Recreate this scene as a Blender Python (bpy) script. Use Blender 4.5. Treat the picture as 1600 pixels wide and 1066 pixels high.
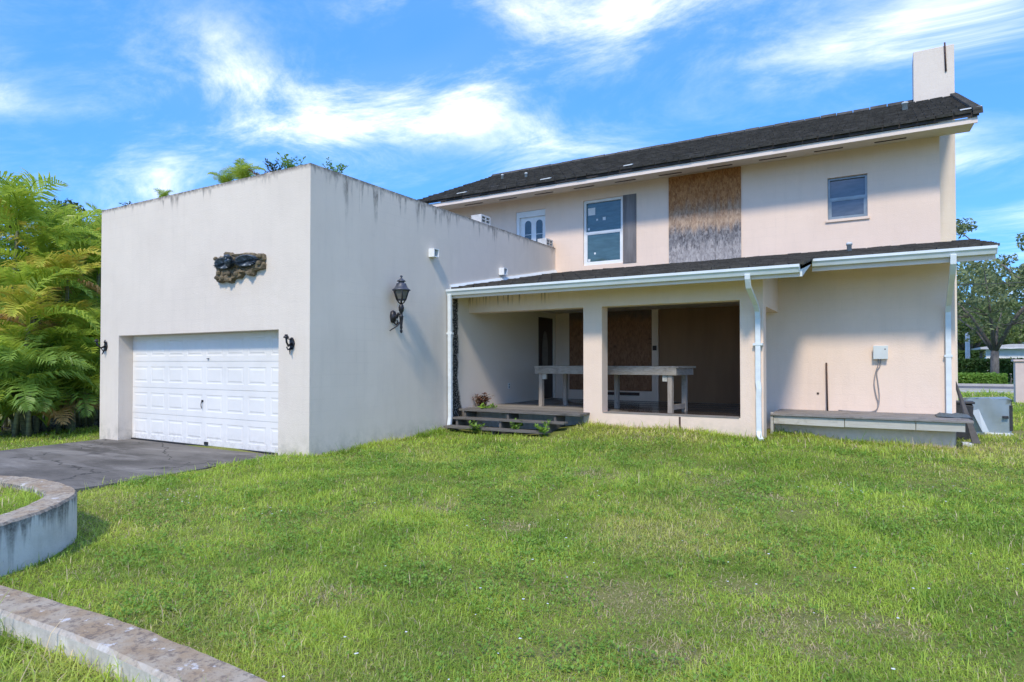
import bpy, bmesh, math, random
import numpy as np
from mathutils import Vector, Matrix
random.seed(7); rng = np.random.default_rng(7)
R = math.radians; PI = math.pi
for o in list(bpy.data.objects): bpy.data.objects.remove(o)
scene = bpy.context.scene; C = scene.collection

# ------------------------------------------------------------------ camera, sky, sun, exposure
FPX, YAW, PITCH, CAMH, HOR = 990.0, R(30.5), R(0.9), 1.6, 567.0
SHIFT = HOR - 533 - FPX * math.tan(PITCH)
cd = bpy.data.cameras.new('camera'); cam = bpy.data.objects.new('camera', cd); C.objects.link(cam)
cam.location = (0, 0, CAMH); cam.rotation_euler = (PI / 2 + PITCH, 0, YAW)
cd.sensor_width = 36; cd.lens = 36 * FPX / 1600; cd.shift_y = SHIFT / 1600
cd.clip_start = 0.05; cd.clip_end = 3000
scene.camera = cam
SUN_DIR = Vector((0.25, -1.0, 1.12)).normalized()      # towards the sun
SUN_EL = math.asin(SUN_DIR.z); SUN_AZ = math.atan2(SUN_DIR.x, SUN_DIR.y)
SUN_STRENGTH, SKY_STRENGTH, EXPOSURE = 0.50, 0.15, 2.72
scene.view_settings.view_transform = 'Standard'; scene.view_settings.look = 'None'
scene.view_settings.exposure = EXPOSURE; scene.view_settings.gamma = 1.0
scene.view_settings.use_curve_mapping = False
scene.cycles.max_bounces = 12; scene.cycles.diffuse_bounces = 8; scene.cycles.transmission_bounces = 8
sl = bpy.data.lights.new('sun', 'SUN'); sl.energy = SUN_STRENGTH; sl.angle = R(8); sl.color = (1, 0.90, 0.74)
so = bpy.data.objects.new('sun', sl); C.objects.link(so); so.location = (-10, -20, 30)
so.rotation_euler = SUN_DIR.to_track_quat('Z', 'Y').to_euler()

world = bpy.data.worlds.new('World'); scene.world = world; world.use_nodes = True
wt = world.node_tree; wt.nodes.clear()
def WN(t, **k):
    n = wt.nodes.new(t)
    for a, b in k.items(): setattr(n, a, b)
    return n
def wl(a, b): wt.links.new(a, b)
sky = WN('ShaderNodeTexSky', sky_type='NISHITA'); sky.sun_disc = False
sky.sun_elevation = SUN_EL; sky.sun_rotation = SUN_AZ; sky.air_density = 1.0; sky.dust_density = 0.4; sky.ozone_density = 3.0
tint = WN('ShaderNodeMix', data_type='RGBA', blend_type='MULTIPLY'); tint.inputs[0].default_value = 1
tint.inputs[7].default_value = (0.13, 0.235, 0.385, 1); wl(sky.outputs[0], tint.inputs[6])
deep = WN('ShaderNodeMix', data_type='RGBA'); deep.inputs[0].default_value = 0.62; wl(tint.outputs[2], deep.inputs[6]); deep.inputs[7].default_value = (0.105, 0.43, 1.16, 1)   # even tropical blue, little paling to the horizon
geo = WN('ShaderNodeTexCoord'); sep = WN('ShaderNodeSeparateXYZ'); wl(geo.outputs['Generated'], sep.inputs[0])
def WM(op, a, b=None, c=None):
    n = WN('ShaderNodeMath', operation=op)
    for i, v in enumerate((a, b, c)):
        if v is None: continue
        if isinstance(v, (int, float)): n.inputs[i].default_value = v
        else: wl(v, n.inputs[i])
    return n.outputs[0]
# cirrus on a flat layer high overhead: direction / (z + k), the same layer all round the sky
den = WM('ADD', WM('MAXIMUM', sep.outputs[2], 0.0), 0.16)
comb = WN('ShaderNodeCombineXYZ'); wl(WM('DIVIDE', sep.outputs[0], den), comb.inputs[0]); wl(WM('DIVIDE', sep.outputs[1], den), comb.inputs[1])
mp = WN('ShaderNodeMapping'); mp.inputs['Rotation'].default_value = (0, 0, R(-15)); mp.inputs['Scale'].default_value = (0.95, 1.5, 1); mp.inputs['Location'].default_value = (5.75, 13.2, 0)
wl(comb.outputs[0], mp.inputs[0])
n1 = WN('ShaderNodeTexNoise'); n1.inputs['Scale'].default_value = 1.9; n1.inputs['Detail'].default_value = 9; n1.inputs['Roughness'].default_value = 0.66; n1.inputs['Distortion'].default_value = 0.55
wl(mp.outputs[0], n1.inputs['Vector'])
r1 = WN('ShaderNodeMapRange'); r1.interpolation_type = 'SMOOTHSTEP'
r1.inputs[1].default_value = 0.38; r1.inputs[2].default_value = 0.90; r1.inputs[3].default_value = 0.015; r1.inputs[4].default_value = 0.56; wl(n1.outputs[0], r1.inputs[0])
n2 = WN('ShaderNodeTexNoise'); n2.inputs['Scale'].default_value = 0.95; n2.inputs['Detail'].default_value = 3
wl(mp.outputs[0], n2.inputs['Vector'])
r2 = WN('ShaderNodeMapRange'); r2.interpolation_type = 'SMOOTHSTEP'
r2.inputs[1].default_value = 0.44; r2.inputs[2].default_value = 0.70; r2.inputs[3].default_value = 0.14; wl(n2.outputs[0], r2.inputs[0])
cl = WM('MULTIPLY', WM('MULTIPLY', r1.outputs[0], r2.outputs[0]), WM('GREATER_THAN', sep.outputs[2], 0.0))
cmix = WN('ShaderNodeMix', data_type='RGBA'); wl(cl, cmix.inputs[0]); wl(deep.outputs[2], cmix.inputs[6])
cmix.inputs[7].default_value = (4.9, 4.25, 3.65, 1)
bg = WN('ShaderNodeBackground'); bg.inputs[1].default_value = SKY_STRENGTH; wl(cmix.outputs[2], bg.inputs[0])
wo = WN('ShaderNodeOutputWorld'); wl(bg.outputs[0], wo.inputs[0])

# ------------------------------------------------------------------ pixel -> place (a direction; depth comes from the plane it lies on)
_fw = (-math.sin(YAW) * math.cos(PITCH), math.cos(YAW) * math.cos(PITCH), math.sin(PITCH))
_rt = (math.cos(YAW), math.sin(YAW), 0)
_up = (math.sin(YAW) * math.sin(PITCH), -math.cos(YAW) * math.sin(PITCH), math.cos(PITCH))
def ray(x, y):
    a = x - 800; b = -(y - 533 - SHIFT)
    return [FPX * _fw[i] + a * _rt[i] + b * _up[i] for i in range(3)]
def onY(x, y, Y): d = ray(x, y); t = Y / d[1]; return Vector((d[0] * t, Y, CAMH + d[2] * t))
def onX(x, y, X): d = ray(x, y); t = X / d[0]; return Vector((X, d[1] * t, CAMH + d[2] * t))
def onZ(x, y, Z): d = ray(x, y); t = (Z - CAMH) / d[2]; return Vector((d[0] * t, d[1] * t, Z))

# ------------------------------------------------------------------ materials
MATS = {}
class NT:
    def __init__(s, name):
        m = bpy.data.materials.new(name); m.use_nodes = True; s.m = m; s.t = m.node_tree
        s.b = s.t.nodes['Principled BSDF']; s.out = s.t.nodes['Material Output']; MATS[name] = m
        s.pos = s.n('ShaderNodeNewGeometry').outputs['Position']
        s.obj = s.n('ShaderNodeTexCoord').outputs['Object']
    def n(s, t, **k):
        n = s.t.nodes.new(t)
        for a, b in k.items(): setattr(n, a, b)
        return n
    def l(s, a, b): s.t.links.new(a, b)
    def set(s, sock, v):
        if hasattr(v, 'is_output') or isinstance(v, bpy.types.NodeSocket): s.l(v, sock)
        else:
            if isinstance(v, tuple) and len(v) == 3 and sock.type == 'RGBA': v = v + (1,)
            sock.default_value = v
    def noise(s, vec, scale, detail=4, rough=0.55, stretch=None, dist=0):
        if stretch:
            mp = s.n('ShaderNodeMapping'); mp.inputs['Scale'].default_value = stretch; s.l(vec, mp.inputs[0]); vec = mp.outputs[0]
        n = s.n('ShaderNodeTexNoise'); s.l(vec, n.inputs['Vector'])
        n.inputs['Scale'].default_value = scale; n.inputs['Detail'].default_value = detail; n.inputs['Roughness'].default_value = rough; n.inputs['Distortion'].default_value = dist
        return n.outputs[0]
    def rng(s, v, a, b, c=0.0, d=1.0, smooth=True):
        r = s.n('ShaderNodeMapRange'); r.interpolation_type = 'SMOOTHSTEP' if smooth else 'LINEAR'
        s.set(r.inputs[0], v)
        for i, q in enumerate((a, b, c, d)): s.set(r.inputs[i + 1], q)
        return r.outputs[0]
    def math(s, op, a, b=0.0):
        n = s.n('ShaderNodeMath', operation=op); s.set(n.inputs[0], a); s.set(n.inputs[1], b); return n.outputs[0]
    def mix(s, f, a, b, mode='MIX'):
        n = s.n('ShaderNodeMix', data_type='RGBA', blend_type=mode); s.set(n.inputs[0], f); s.set(n.inputs[6], a); s.set(n.inputs[7], b); return n.outputs[2]
    def xyz(s, v):
        n = s.n('ShaderNodeSeparateXYZ'); s.l(v, n.inputs[0]); return n.outputs
    def bump(s, h, strength, dist=0.01):
        n = s.n('ShaderNodeBump'); n.inputs['Strength'].default_value = strength; n.inputs['Distance'].default_value = dist
        s.l(h, n.inputs['Height']); s.l(n.outputs[0], s.b.inputs['Normal'])
    def fin(s, col, rough=0.8, metal=0.0, spec=0.3):
        s.set(s.b.inputs['Base Color'], col); s.set(s.b.inputs['Roughness'], rough); s.set(s.b.inputs['Metallic'], metal)
        s.b.inputs['Specular IOR Level'].default_value = spec; return s.m

def plain(name, c1, c2, scale=6, rough=0.6, bump=0.0, bscale=60, metal=0.0, spec=0.4, stretch=None):
    t = NT(name); f = t.rng(t.noise(t.obj, scale, 5, 0.6, stretch), 0.3, 0.7)
    if bump: t.bump(t.noise(t.obj, bscale, 3, 0.6, stretch), bump, 0.004)
    return t.fin(t.mix(f, c1, c2), rough, metal, spec)

def stucco(name, c1, c2, top=None, reach=0.7, extra=None, grime=(0.045, 0.045, 0.042)):
    t = NT(name); x, y, z = t.xyz(t.pos)
    col = t.mix(t.rng(t.noise(t.pos, 0.55, 5, 0.6), 0.3, 0.7), c1, c2)
    # faint vertical wash marks and blotches in the paint
    col = t.mix(t.rng(t.noise(t.pos, 2.2, 5, 0.65, (2.2, 2.2, 0.25)), 0.45, 0.8, 0, 0.16), col, tuple(v * 0.72 for v in c2))
    col = t.mix(t.rng(t.noise(t.pos, 7, 6, 0.7), 0.56, 0.78, 0, 0.14), col, tuple(v * 0.66 for v in c2))
    uv = t.n('ShaderNodeCombineXYZ'); t.l(t.math('ADD', x, y), uv.inputs[0]); t.l(z, uv.inputs[1])
    bt = t.n('ShaderNodeTexBrick'); t.l(uv.outputs[0], bt.inputs['Vector']); bt.inputs['Scale'].default_value = 1.0; bt.inputs['Brick Width'].default_value = 0.40; bt.inputs['Row Height'].default_value = 0.20; bt.inputs['Mortar Size'].default_value = 0.012; bt.inputs['Mortar Smooth'].default_value = 1.0
    col = t.mix(t.math('MULTIPLY', bt.outputs['Fac'], t.rng(t.noise(t.pos, 0.9, 4, 0.6), 0.38, 0.68, 0.0, 0.11)), col, tuple(v * 0.6 for v in c2))
    col = t.mix(t.rng(t.noise(t.pos, 1.3, 2, 0.5), 0.60, 0.615, 0, 0.10), col, tuple(min(1, v * 1.12) for v in c1))     # touched-up paint
    if top is not None:
        st = t.noise(t.pos, 2.6, 4, 0.6, (2.6, 2.6, 0.12)); fine = t.noise(t.pos, 9, 5, 0.7, (1, 1, 0.45))
        # streak length varies along the wall
        big = t.rng(t.noise(t.pos, 0.75, 3, 0.6, (1, 1, 0.02)), 0.36, 0.60, 0.15, 1.0)
        shade_side = t.math('MULTIPLY', t.rng(x, -8.02, -8.005, 0.28, 1.0), t.rng(y, 8.2, 13.0, 1.0, 0.45))
        lim = t.math('ADD', 0.05, t.math('MULTIPLY', t.rng(st, 0.42, 0.74, 0.0, reach), t.math('MULTIPLY', big, shade_side)))
        d = t.math('SUBTRACT', top, z)
        m = t.rng(t.math('DIVIDE', d, lim), 0.0, 1.0, 1.0, 0.0)
        m = t.math('MULTIPLY', m, t.rng(fine, 0.34, 0.66, 0.15, 0.95))
        edge = t.math('MULTIPLY', t.rng(d, 0.0, 0.10, 1.0, 0.0), t.rng(t.noise(t.pos, 14, 4, 0.7), 0.35, 0.6, 0.35, 1.0))
        m = t.math('MAXIMUM', m, edge)
        col = t.mix(t.math('MULTIPLY', m, 0.82), col, grime)
    if extra: col = extra(t, col, x, y, z)
    h = t.math('ADD', t.noise(t.pos, 55, 4, 0.65), t.math('MULTIPLY', t.noise(t.pos, 9, 4, 0.6), 0.5))
    t.bump(h, 0.55, 0.010)
    return t.fin(col, 0.88, 0, 0.2)

GAR1, GAR2 = (0.765, 0.67, 0.555), (0.71, 0.62, 0.515)
def garage_extra(t, col, x, y, z):
    # black mould where the gutter end spills against the wall
    wob = t.noise(t.pos, 5, 5, 0.7); fine = t.noise(t.pos, 30, 5, 0.75)
    yy = t.math('ADD', y, t.math('MULTIPLY', wob, 0.22))
    wide = t.rng(z, 0.2, 1.3, 0.20, 0.0)
    a = t.math('MULTIPLY', t.rng(yy, 11.16, 11.20), t.rng(t.math('SUBTRACT', yy, wide), 11.34, 11.42, 1, 0))
    a = t.math('MULTIPLY', a, t.rng(z, 2.95, 3.1, 1, 0)); a = t.math('MULTIPLY', a, t.rng(fine, 0.38, 0.52, 0.45, 1.0))
    a = t.math('MULTIPLY', a, t.rng(x, -8.2, -8.1))
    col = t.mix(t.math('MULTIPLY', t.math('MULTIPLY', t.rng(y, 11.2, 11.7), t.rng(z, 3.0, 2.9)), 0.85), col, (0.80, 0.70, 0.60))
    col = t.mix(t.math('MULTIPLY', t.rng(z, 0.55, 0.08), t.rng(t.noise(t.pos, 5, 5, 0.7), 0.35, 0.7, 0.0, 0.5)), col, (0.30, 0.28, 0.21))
    return t.mix(a, col, (0.012, 0.012, 0.010))
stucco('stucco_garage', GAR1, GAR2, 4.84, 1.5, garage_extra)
PK1, PK2 = (0.87, 0.68, 0.54), (0.82, 0.64, 0.505)
def pink_extra(t, col, x, y, z):
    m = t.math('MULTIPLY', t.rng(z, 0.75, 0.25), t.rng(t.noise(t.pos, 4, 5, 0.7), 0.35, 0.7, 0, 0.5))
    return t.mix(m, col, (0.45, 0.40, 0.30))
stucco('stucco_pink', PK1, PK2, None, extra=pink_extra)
def beam_extra(t, col, x, y, z):
    st = t.noise(t.pos, 3.0, 4, 0.7, (5, 1, 0.10)); m = t.rng(st, 0.54, 0.60, 0, 0.75)
    m = t.math('MULTIPLY', m, t.rng(x, -5.6, -6.4)); m = t.math('MULTIPLY', m, t.rng(z, 2.78, 3.05))
    m = t.math('MULTIPLY', m, t.rng(y, 11.72, 11.70))
    col = t.mix(m, col, (0.08, 0.035, 0.015))
    return pink_extra(t, col, x, y, z)
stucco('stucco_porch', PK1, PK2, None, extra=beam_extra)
stucco('chimney_stucco', (0.78, 0.68, 0.565), (0.71, 0.61, 0.51), 9.95, 0.35)
plain('soffit_paint', (0.80, 0.70, 0.58), (0.72, 0.62, 0.50), 2, 0.8, 0.15, 30, stretch=(1, 4, 1))
plain('fascia_paint', (0.82, 0.70, 0.60), (0.74, 0.62, 0.53), 2.5, 0.75, 0.2, 40, stretch=(0.6, 3, 4))
def white_paint():
    t = NT('white_door'); c = t.mix(t.rng(t.noise(t.pos, 1.4, 5, 0.6), 0.35, 0.7), (0.82, 0.785, 0.72), (0.76, 0.73, 0.67))
    x, y, z = t.xyz(t.pos)
    m = t.math('MULTIPLY', t.rng(z, 0.35, 0.0), t.rng(t.noise(t.pos, 9, 5, 0.7), 0.4, 0.7, 0, 0.55)); c = t.mix(m, c, (0.35, 0.33, 0.30))
    c = t.mix(t.rng(t.noise(t.pos, 5, 4, 0.7, (3, 3, 0.3)), 0.6, 0.8, 0, 0.18), c, (0.45, 0.44, 0.42))
    t.bump(t.noise(t.pos, 70, 2), 0.05, 0.004); t.fin(c, 0.5, 0, 0.4)
white_paint()
plain('gutter_white', (0.76, 0.80, 0.80), (0.68, 0.72, 0.71), 3, 0.38, 0.06, 12, stretch=(1, 1, 3))
plain('gutter_grime', (0.70, 0.72, 0.70), (0.50, 0.52, 0.48), 5, 0.5)
plain('vinyl_white', (0.82, 0.83, 0.82), (0.74, 0.76, 0.75), 4, 0.35)
def roofm():
    t = NT('roof_tile'); f = t.rng(t.noise(t.pos, 3.2, 6, 0.7), 0.35, 0.7); g = t.noise(t.pos, 26, 4, 0.7)
    c = t.mix(f, (0.058, 0.053, 0.045), (0.11, 0.10, 0.086)); c = t.mix(t.rng(g, 0.5, 0.75, 0, 0.6), c, (0.11, 0.105, 0.09))
    c = t.mix(t.rng(t.noise(t.pos, 1.1, 4, 0.7), 0.58, 0.72, 0, 0.5), c, (0.05, 0.055, 0.035))
    t.bump(g, 0.6, 0.02); t.fin(c, 0.92, 0, 0.2)
roofm()
plain('roof_felt', (0.06, 0.05, 0.045), (0.035, 0.03, 0.028), 5, 0.9, 0.4, 30)
plain('flat_roof_felt', (0.16, 0.155, 0.15), (0.10, 0.10, 0.095), 3, 0.9, 0.3, 30)
plain('dark_slot', (0.10, 0.06, 0.045), (0.05, 0.035, 0.03), 8, 0.8)
def glassm(name, tintc, rough=0.06):
    t = NT(name); f = t.noise(t.obj, 3.0, 4, 0.6, (1, 1, 5))
    t.fin(t.mix(t.rng(f, 0.3, 0.7), tintc, tuple(v * 1.5 for v in tintc)), rough, 0, 0.9); t.bump(t.noise(t.obj, 2.0, 2), 0.03, 0.01)
glassm('glass_green', (0.045, 0.085, 0.085)); glassm('glass_grey', (0.065, 0.075, 0.09)); glassm('glass_dark', (0.03, 0.045, 0.045)); glassm('glass_frost', (0.10, 0.095, 0.085), 0.3)
plain('sticker_paper', (0.75, 0.77, 0.76), (0.66, 0.68, 0.68), 9, 0.7)
plain('frame_grey', (0.30, 0.33, 0.34), (0.22, 0.25, 0.26), 5, 0.4, metal=0.5)
plain('shutter_grey', (0.22, 0.205, 0.20), (0.13, 0.12, 0.115), 2.5, 0.85, 0.2, 30, stretch=(3, 3, 0.4))
def osb(name, weather):
    t = NT(name); mpv = t.n('ShaderNodeMapping'); mpv.inputs['Scale'].default_value = (1, 1, 0.42); t.l(t.pos, mpv.inputs[0])
    v = t.n('ShaderNodeTexVoronoi'); v.inputs['Scale'].default_value = 28; t.l(mpv.outputs[0], v.inputs['Vector'])
    vv = t.xyz(v.outputs['Color'])[0]; v2 = t.n('ShaderNodeTexVoronoi'); v2.inputs['Scale'].default_value = 60; t.l(mpv.outputs[0], v2.inputs['Vector'])
    v2x = t.xyz(v2.outputs['Color'])[1]; fl = t.math('ADD', t.math('MULTIPLY', vv, 0.6), t.math('MULTIPLY', v2x, 0.4))
    x, y, z = t.xyz(t.pos)
    if weather:
        o1 = t.mix(fl, (0.24, 0.085, 0.028), (0.55, 0.27, 0.11)); tan = t.mix(fl, (0.26, 0.17, 0.11), (0.56, 0.41, 0.29)); gr = t.mix(fl, (0.075, 0.07, 0.075), (0.34, 0.325, 0.32)); lg = t.mix(fl, (0.22, 0.20, 0.195), (0.52, 0.48, 0.45))
        zz = t.math('ADD', z, t.math('MULTIPLY', t.math('SUBTRACT', t.noise(t.pos, 3.0, 5, 0.7, (3, 3, 0.4)), 0.5), 1.0))
        c = t.mix(t.rng(zz, 5.15, 5.75), tan, o1)
        c = t.mix(t.rng(zz, 5.15, 4.80), c, gr); c = t.mix(t.rng(zz, 4.65, 4.40), c, lg)
        dk = t.rng(t.noise(t.pos, 6, 6, 0.75, (1.5, 1.5, 0.4)), 0.56, 0.75, 0, 0.55); c = t.mix(dk, c, (0.07, 0.06, 0.06))
    else:
        c = t.mix(fl, (0.20, 0.095, 0.05), (0.38, 0.19, 0.105)); c = t.mix(t.rng(t.noise(t.pos, 3, 6, 0.75), 0.55, 0.72, 0, 0.7), c, (0.05, 0.03, 0.022))
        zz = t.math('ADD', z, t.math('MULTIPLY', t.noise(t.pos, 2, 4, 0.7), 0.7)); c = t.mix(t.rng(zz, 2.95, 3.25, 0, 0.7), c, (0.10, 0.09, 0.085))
    t.bump(fl, 0.25, 0.004); t.fin(c, 0.85, 0, 0.2)
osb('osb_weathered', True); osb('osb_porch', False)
plain('plywood_brown', (0.33, 0.18, 0.09), (0.25, 0.135, 0.07), 1.2, 0.7, 0.05, 30, stretch=(1.5, 1, 0.25))
def woodm(name, c1, c2, dark, axis=0, rough=0.85):
    t = NT(name); s = [1.0, 1.0, 1.0]
    st = [14, 14, 14]; st[axis] = 0.8
    oi = t.n('ShaderNodeObjectInfo'); add = t.n('ShaderNodeVectorMath', operation='ADD'); t.l(t.pos, add.inputs[0])
    cmb = t.n('ShaderNodeCombineXYZ'); t.l(t.math('MULTIPLY', oi.outputs['Random'], 30.0), cmb.inputs[axis]); t.l(cmb.outputs[0], add.inputs[1])
    g = t.noise(add.outputs[0], 4.0, 6, 0.7, tuple(st)); b = t.noise(add.outputs[0], 3.0, 5, 0.7)
    c = t.mix(t.rng(g, 0.3, 0.7), c1, c2); c = t.mix(t.rng(b, 0.52, 0.72, 0, 0.75), c, dark)
    c = t.mix(t.math('MULTIPLY', oi.outputs['Random'], 0.35), c, tuple(v * 0.55 for v in c1))
    t.bump(g, 0.5, 0.006); t.fin(c, rough, 0, 0.3)
woodm('wood_grey_x', (0.34, 0.31, 0.28), (0.20, 0.18, 0.165), (0.07, 0.065, 0.055), 0)
woodm('wood_grey_y', (0.34, 0.31, 0.28), (0.20, 0.18, 0.165), (0.07, 0.065, 0.055), 1)
woodm('wood_step', (0.20, 0.185, 0.165), (0.11, 0.10, 0.09), (0.035, 0.035, 0.028), 0)
woodm('wood_pale_z', (0.46, 0.40, 0.33), (0.29, 0.245, 0.20), (0.12, 0.11, 0.10), 2)
woodm('wood_pale_x', (0.46, 0.40, 0.33), (0.28, 0.235, 0.19), (0.11, 0.10, 0.095), 0)
woodm('wood_paint_x', (0.56, 0.54, 0.47), (0.46, 0.43, 0.36), (0.22, 0.20, 0.15), 0)
def wetfloor():
    t = NT('porch_boards'); x, y, z = t.xyz(t.pos); g = t.noise(t.pos, 4, 6, 0.7, (0.8, 14, 14)); oi = t.n('ShaderNodeObjectInfo')
    dry = t.mix(t.rng(g, 0.3, 0.7), (0.36, 0.33, 0.29), (0.20, 0.185, 0.165)); wet = t.mix(t.rng(g, 0.3, 0.7), (0.055, 0.040, 0.030), (0.028, 0.021, 0.017))
    xx = t.math('ADD', x, t.math('MULTIPLY', t.noise(t.pos, 0.9, 4, 0.6), 3.0)); yb = t.math('MULTIPLY', t.math('SUBTRACT', y, 12.0), 0.85)
    w = t.rng(t.math('ADD', xx, yb), -3.6, -2.6); dry = t.mix(t.math('MULTIPLY', oi.outputs['Random'], 0.5), dry, (0.10, 0.09, 0.08))
    t.bump(g, 0.12, 0.004); t.fin(t.mix(w, dry, wet), t.rng(w, 0, 1, 0.85, 0.16), 0, 0.5)
wetfloor()
def concrete_drive():
    t = NT('driveway_concrete'); a = t.noise(t.pos, 0.5, 6, 0.65, (1, 1.8, 1)); b = t.noise(t.pos, 1.5, 7, 0.72, (0.30, 1.5, 1), 0.5); g = t.noise(t.pos, 70, 3, 0.7)
    c = t.mix(t.rng(a, 0.35, 0.65), (0.090, 0.081, 0.069), (0.19, 0.172, 0.148)); c = t.mix(t.rng(b, 0.46, 0.70, 0, 0.85), c, (0.28, 0.258, 0.228))
    c = t.mix(t.rng(b, 0.42, 0.25, 0, 0.6), c, (0.045, 0.045, 0.045)); c = t.mix(t.rng(g, 0.5, 0.8, 0, 0.35), c, (0.32, 0.31, 0.29))
    v = t.n('ShaderNodeTexVoronoi', feature='DISTANCE_TO_EDGE'); v.inputs['Scale'].default_value = 0.42
    wv = t.n('ShaderNodeVectorMath', operation='ADD'); t.l(t.pos, wv.inputs[0]); nz = t.n('ShaderNodeTexNoise'); nz.inputs['Scale'].default_value = 1.6; nz.inputs['Detail'].default_value = 6; t.l(t.pos, nz.inputs['Vector']); t.l(nz.outputs['Color'], wv.inputs[1]); t.l(wv.outputs[0], v.inputs['Vector'])
    c = t.mix(t.rng(v.outputs['Distance'], 0.0, 0.012, 0.8, 0.0), c, (0.03, 0.03, 0.028))
    c = t.mix(t.rng(t.noise(t.pos, 1.1, 3, 0.5), 0.66, 0.72, 0, 0.55), c, (0.04, 0.038, 0.036))
    t.bump(g, 0.35, 0.006); t.fin(c, 0.9, 0, 0.2)
concrete_drive()
def wallm(name, topz, amt=1.0):
    t = NT(name); x, y, z = t.xyz(t.pos); nz = t.xyz(t.n('ShaderNodeNewGeometry').outputs['Normal'])[2]
    st = t.noise(t.pos, 3.0, 5, 0.65, (2.2, 2.2, 0.12)); fine = t.noise(t.pos, 22, 6, 0.75); big = t.noise(t.pos, 3.5, 5, 0.7)
    side = t.mix(t.rng(big, 0.3, 0.7), (0.74, 0.69, 0.62), (0.62, 0.575, 0.51)); lim = t.rng(st, 0.34, 0.72, 0.02, 0.55)
    m = t.rng(t.math('DIVIDE', t.math('SUBTRACT', topz, z), lim), 0.0, 1.0, 1.0, 0.0); m = t.math('MULTIPLY', m, t.rng(fine, 0.3, 0.65, 0.45 * amt, 0.95 * amt))
    side = t.mix(m, side, (0.06, 0.058, 0.052)); side = t.mix(t.rng(fine, 0.62, 0.7, 0, 0.5), side, (0.10, 0.095, 0.085))
    top = t.mix(t.rng(big, 0.35, 0.65), (0.36, 0.26, 0.16), (0.44, 0.37, 0.275)); top = t.mix(t.rng(fine, 0.48, 0.62, 0, 0.75), top, (0.16, 0.125, 0.10))
    top = t.mix(t.rng(t.noise(t.pos, 9, 5, 0.7), 0.60, 0.68, 0, 0.8), top, (0.68, 0.655, 0.62))
    t.bump(t.math('ADD', fine, big), 0.6, 0.012); t.fin(t.mix(t.rng(nz, 0.5, 0.8), side, top), 0.92, 0, 0.2)
wallm('planter_stucco', 0.40); wallm('retaining_stucco', 0.16, 0.35)
def soil():
    t = NT('lawn_soil'); a = t.noise(t.pos, 0.9, 5, 0.65); g = t.noise(t.pos, 40, 5, 0.75); x, y, z = t.xyz(t.pos)
    c = t.mix(t.rng(a, 0.35, 0.65), (0.21, 0.25, 0.05), (0.28, 0.27, 0.09)); c = t.mix(t.rng(g, 0.4, 0.7, 0, 0.6), c, (0.09, 0.085, 0.03))
    far = t.mix(t.rng(t.noise(t.pos, 0.25, 5, 0.6), 0.35, 0.65), (0.10, 0.17, 0.035), (0.14, 0.19, 0.045))
    c = t.mix(t.rng(y, 20, 30), c, far); t.bump(g, 0.8, 0.03); t.fin(c, 0.95, 0, 0.1)
soil()
plain('mulch', (0.11, 0.095, 0.08), (0.05, 0.042, 0.036), 14, 0.95, 0.8, 40)
plain('asphalt', (0.16, 0.155, 0.15), (0.12, 0.115, 0.11), 2, 0.9, 0.2, 60)
plain('sidewalk_concrete', (0.50, 0.47, 0.42), (0.42, 0.39, 0.35), 2, 0.9, 0.2, 40)
plain('iron_black', (0.022, 0.022, 0.026), (0.045, 0.045, 0.050), 18, 0.42, 0.3, 60, metal=0.5)
plain('iron_patina', (0.05, 0.055, 0.075), (0.10, 0.105, 0.125), 16, 0.45, 0.2, 60, metal=0.3)
plain('rock_relief', (0.22, 0.17, 0.095), (0.075, 0.06, 0.04), 14, 0.8, 0.7, 40)
plain('eagle_bronze', (0.04, 0.055, 0.075), (0.12, 0.15, 0.185), 16, 0.42, 0.5, 50, metal=0.4)
plain('box_plastic', (0.66, 0.69, 0.66), (0.60, 0.63, 0.60), 4, 0.45)
plain('cable_grey', (0.36, 0.33, 0.32), (0.26, 0.24, 0.23), 8, 0.6)
plain('rust_rod', (0.10, 0.055, 0.04), (0.06, 0.04, 0.035), 15, 0.85, 0.3, 40)
plain('sheet_metal', (0.36, 0.41, 0.43), (0.28, 0.33, 0.355), 1.6, 0.35, 0.15, 6, metal=0.35)
plain('black_plastic', (0.025, 0.025, 0.027), (0.05, 0.05, 0.055), 9, 0.5)
plain('tarp_slate', (0.13, 0.155, 0.165), (0.08, 0.10, 0.105), 8, 0.7, 0.4, 30)
plain('block_concrete', (0.66, 0.64, 0.61), (0.50, 0.49, 0.46), 8, 0.9, 0.4, 60)
plain('door_dark', (0.045, 0.022, 0.016), (0.02, 0.012, 0.010), 6, 0.4, 0.1, 30, stretch=(6, 6, 0.6))
plain('bark', (0.20, 0.18, 0.155), (0.10, 0.09, 0.08), 5, 0.95, 0.7, 14, stretch=(4, 4, 0.8))
plain('palm_stem', (0.24, 0.25, 0.12), (0.13, 0.12, 0.07), 4, 0.7, 0.3, 10, stretch=(1, 1, 6))
plain('neighbour_white', (0.80, 0.80, 0.80), (0.72, 0.72, 0.72), 2, 0.8); plain('neighbour_roof', (0.56, 0.56, 0.58), (0.48, 0.48, 0.50), 3, 0.8, 0.3, 20)
plain('post_pink', (0.70, 0.57, 0.52), (0.62, 0.50, 0.46), 2, 0.9, 0.3, 40)
plain('pole_white', (0.66, 0.66, 0.65), (0.56, 0.56, 0.55), 2, 0.7)
plain('flower_white', (0.80, 0.80, 0.80), (0.72, 0.70, 0.76), 9, 0.7)
plain('dead_leaf', (0.16, 0.065, 0.03), (0.07, 0.035, 0.02), 9, 0.9)

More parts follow.
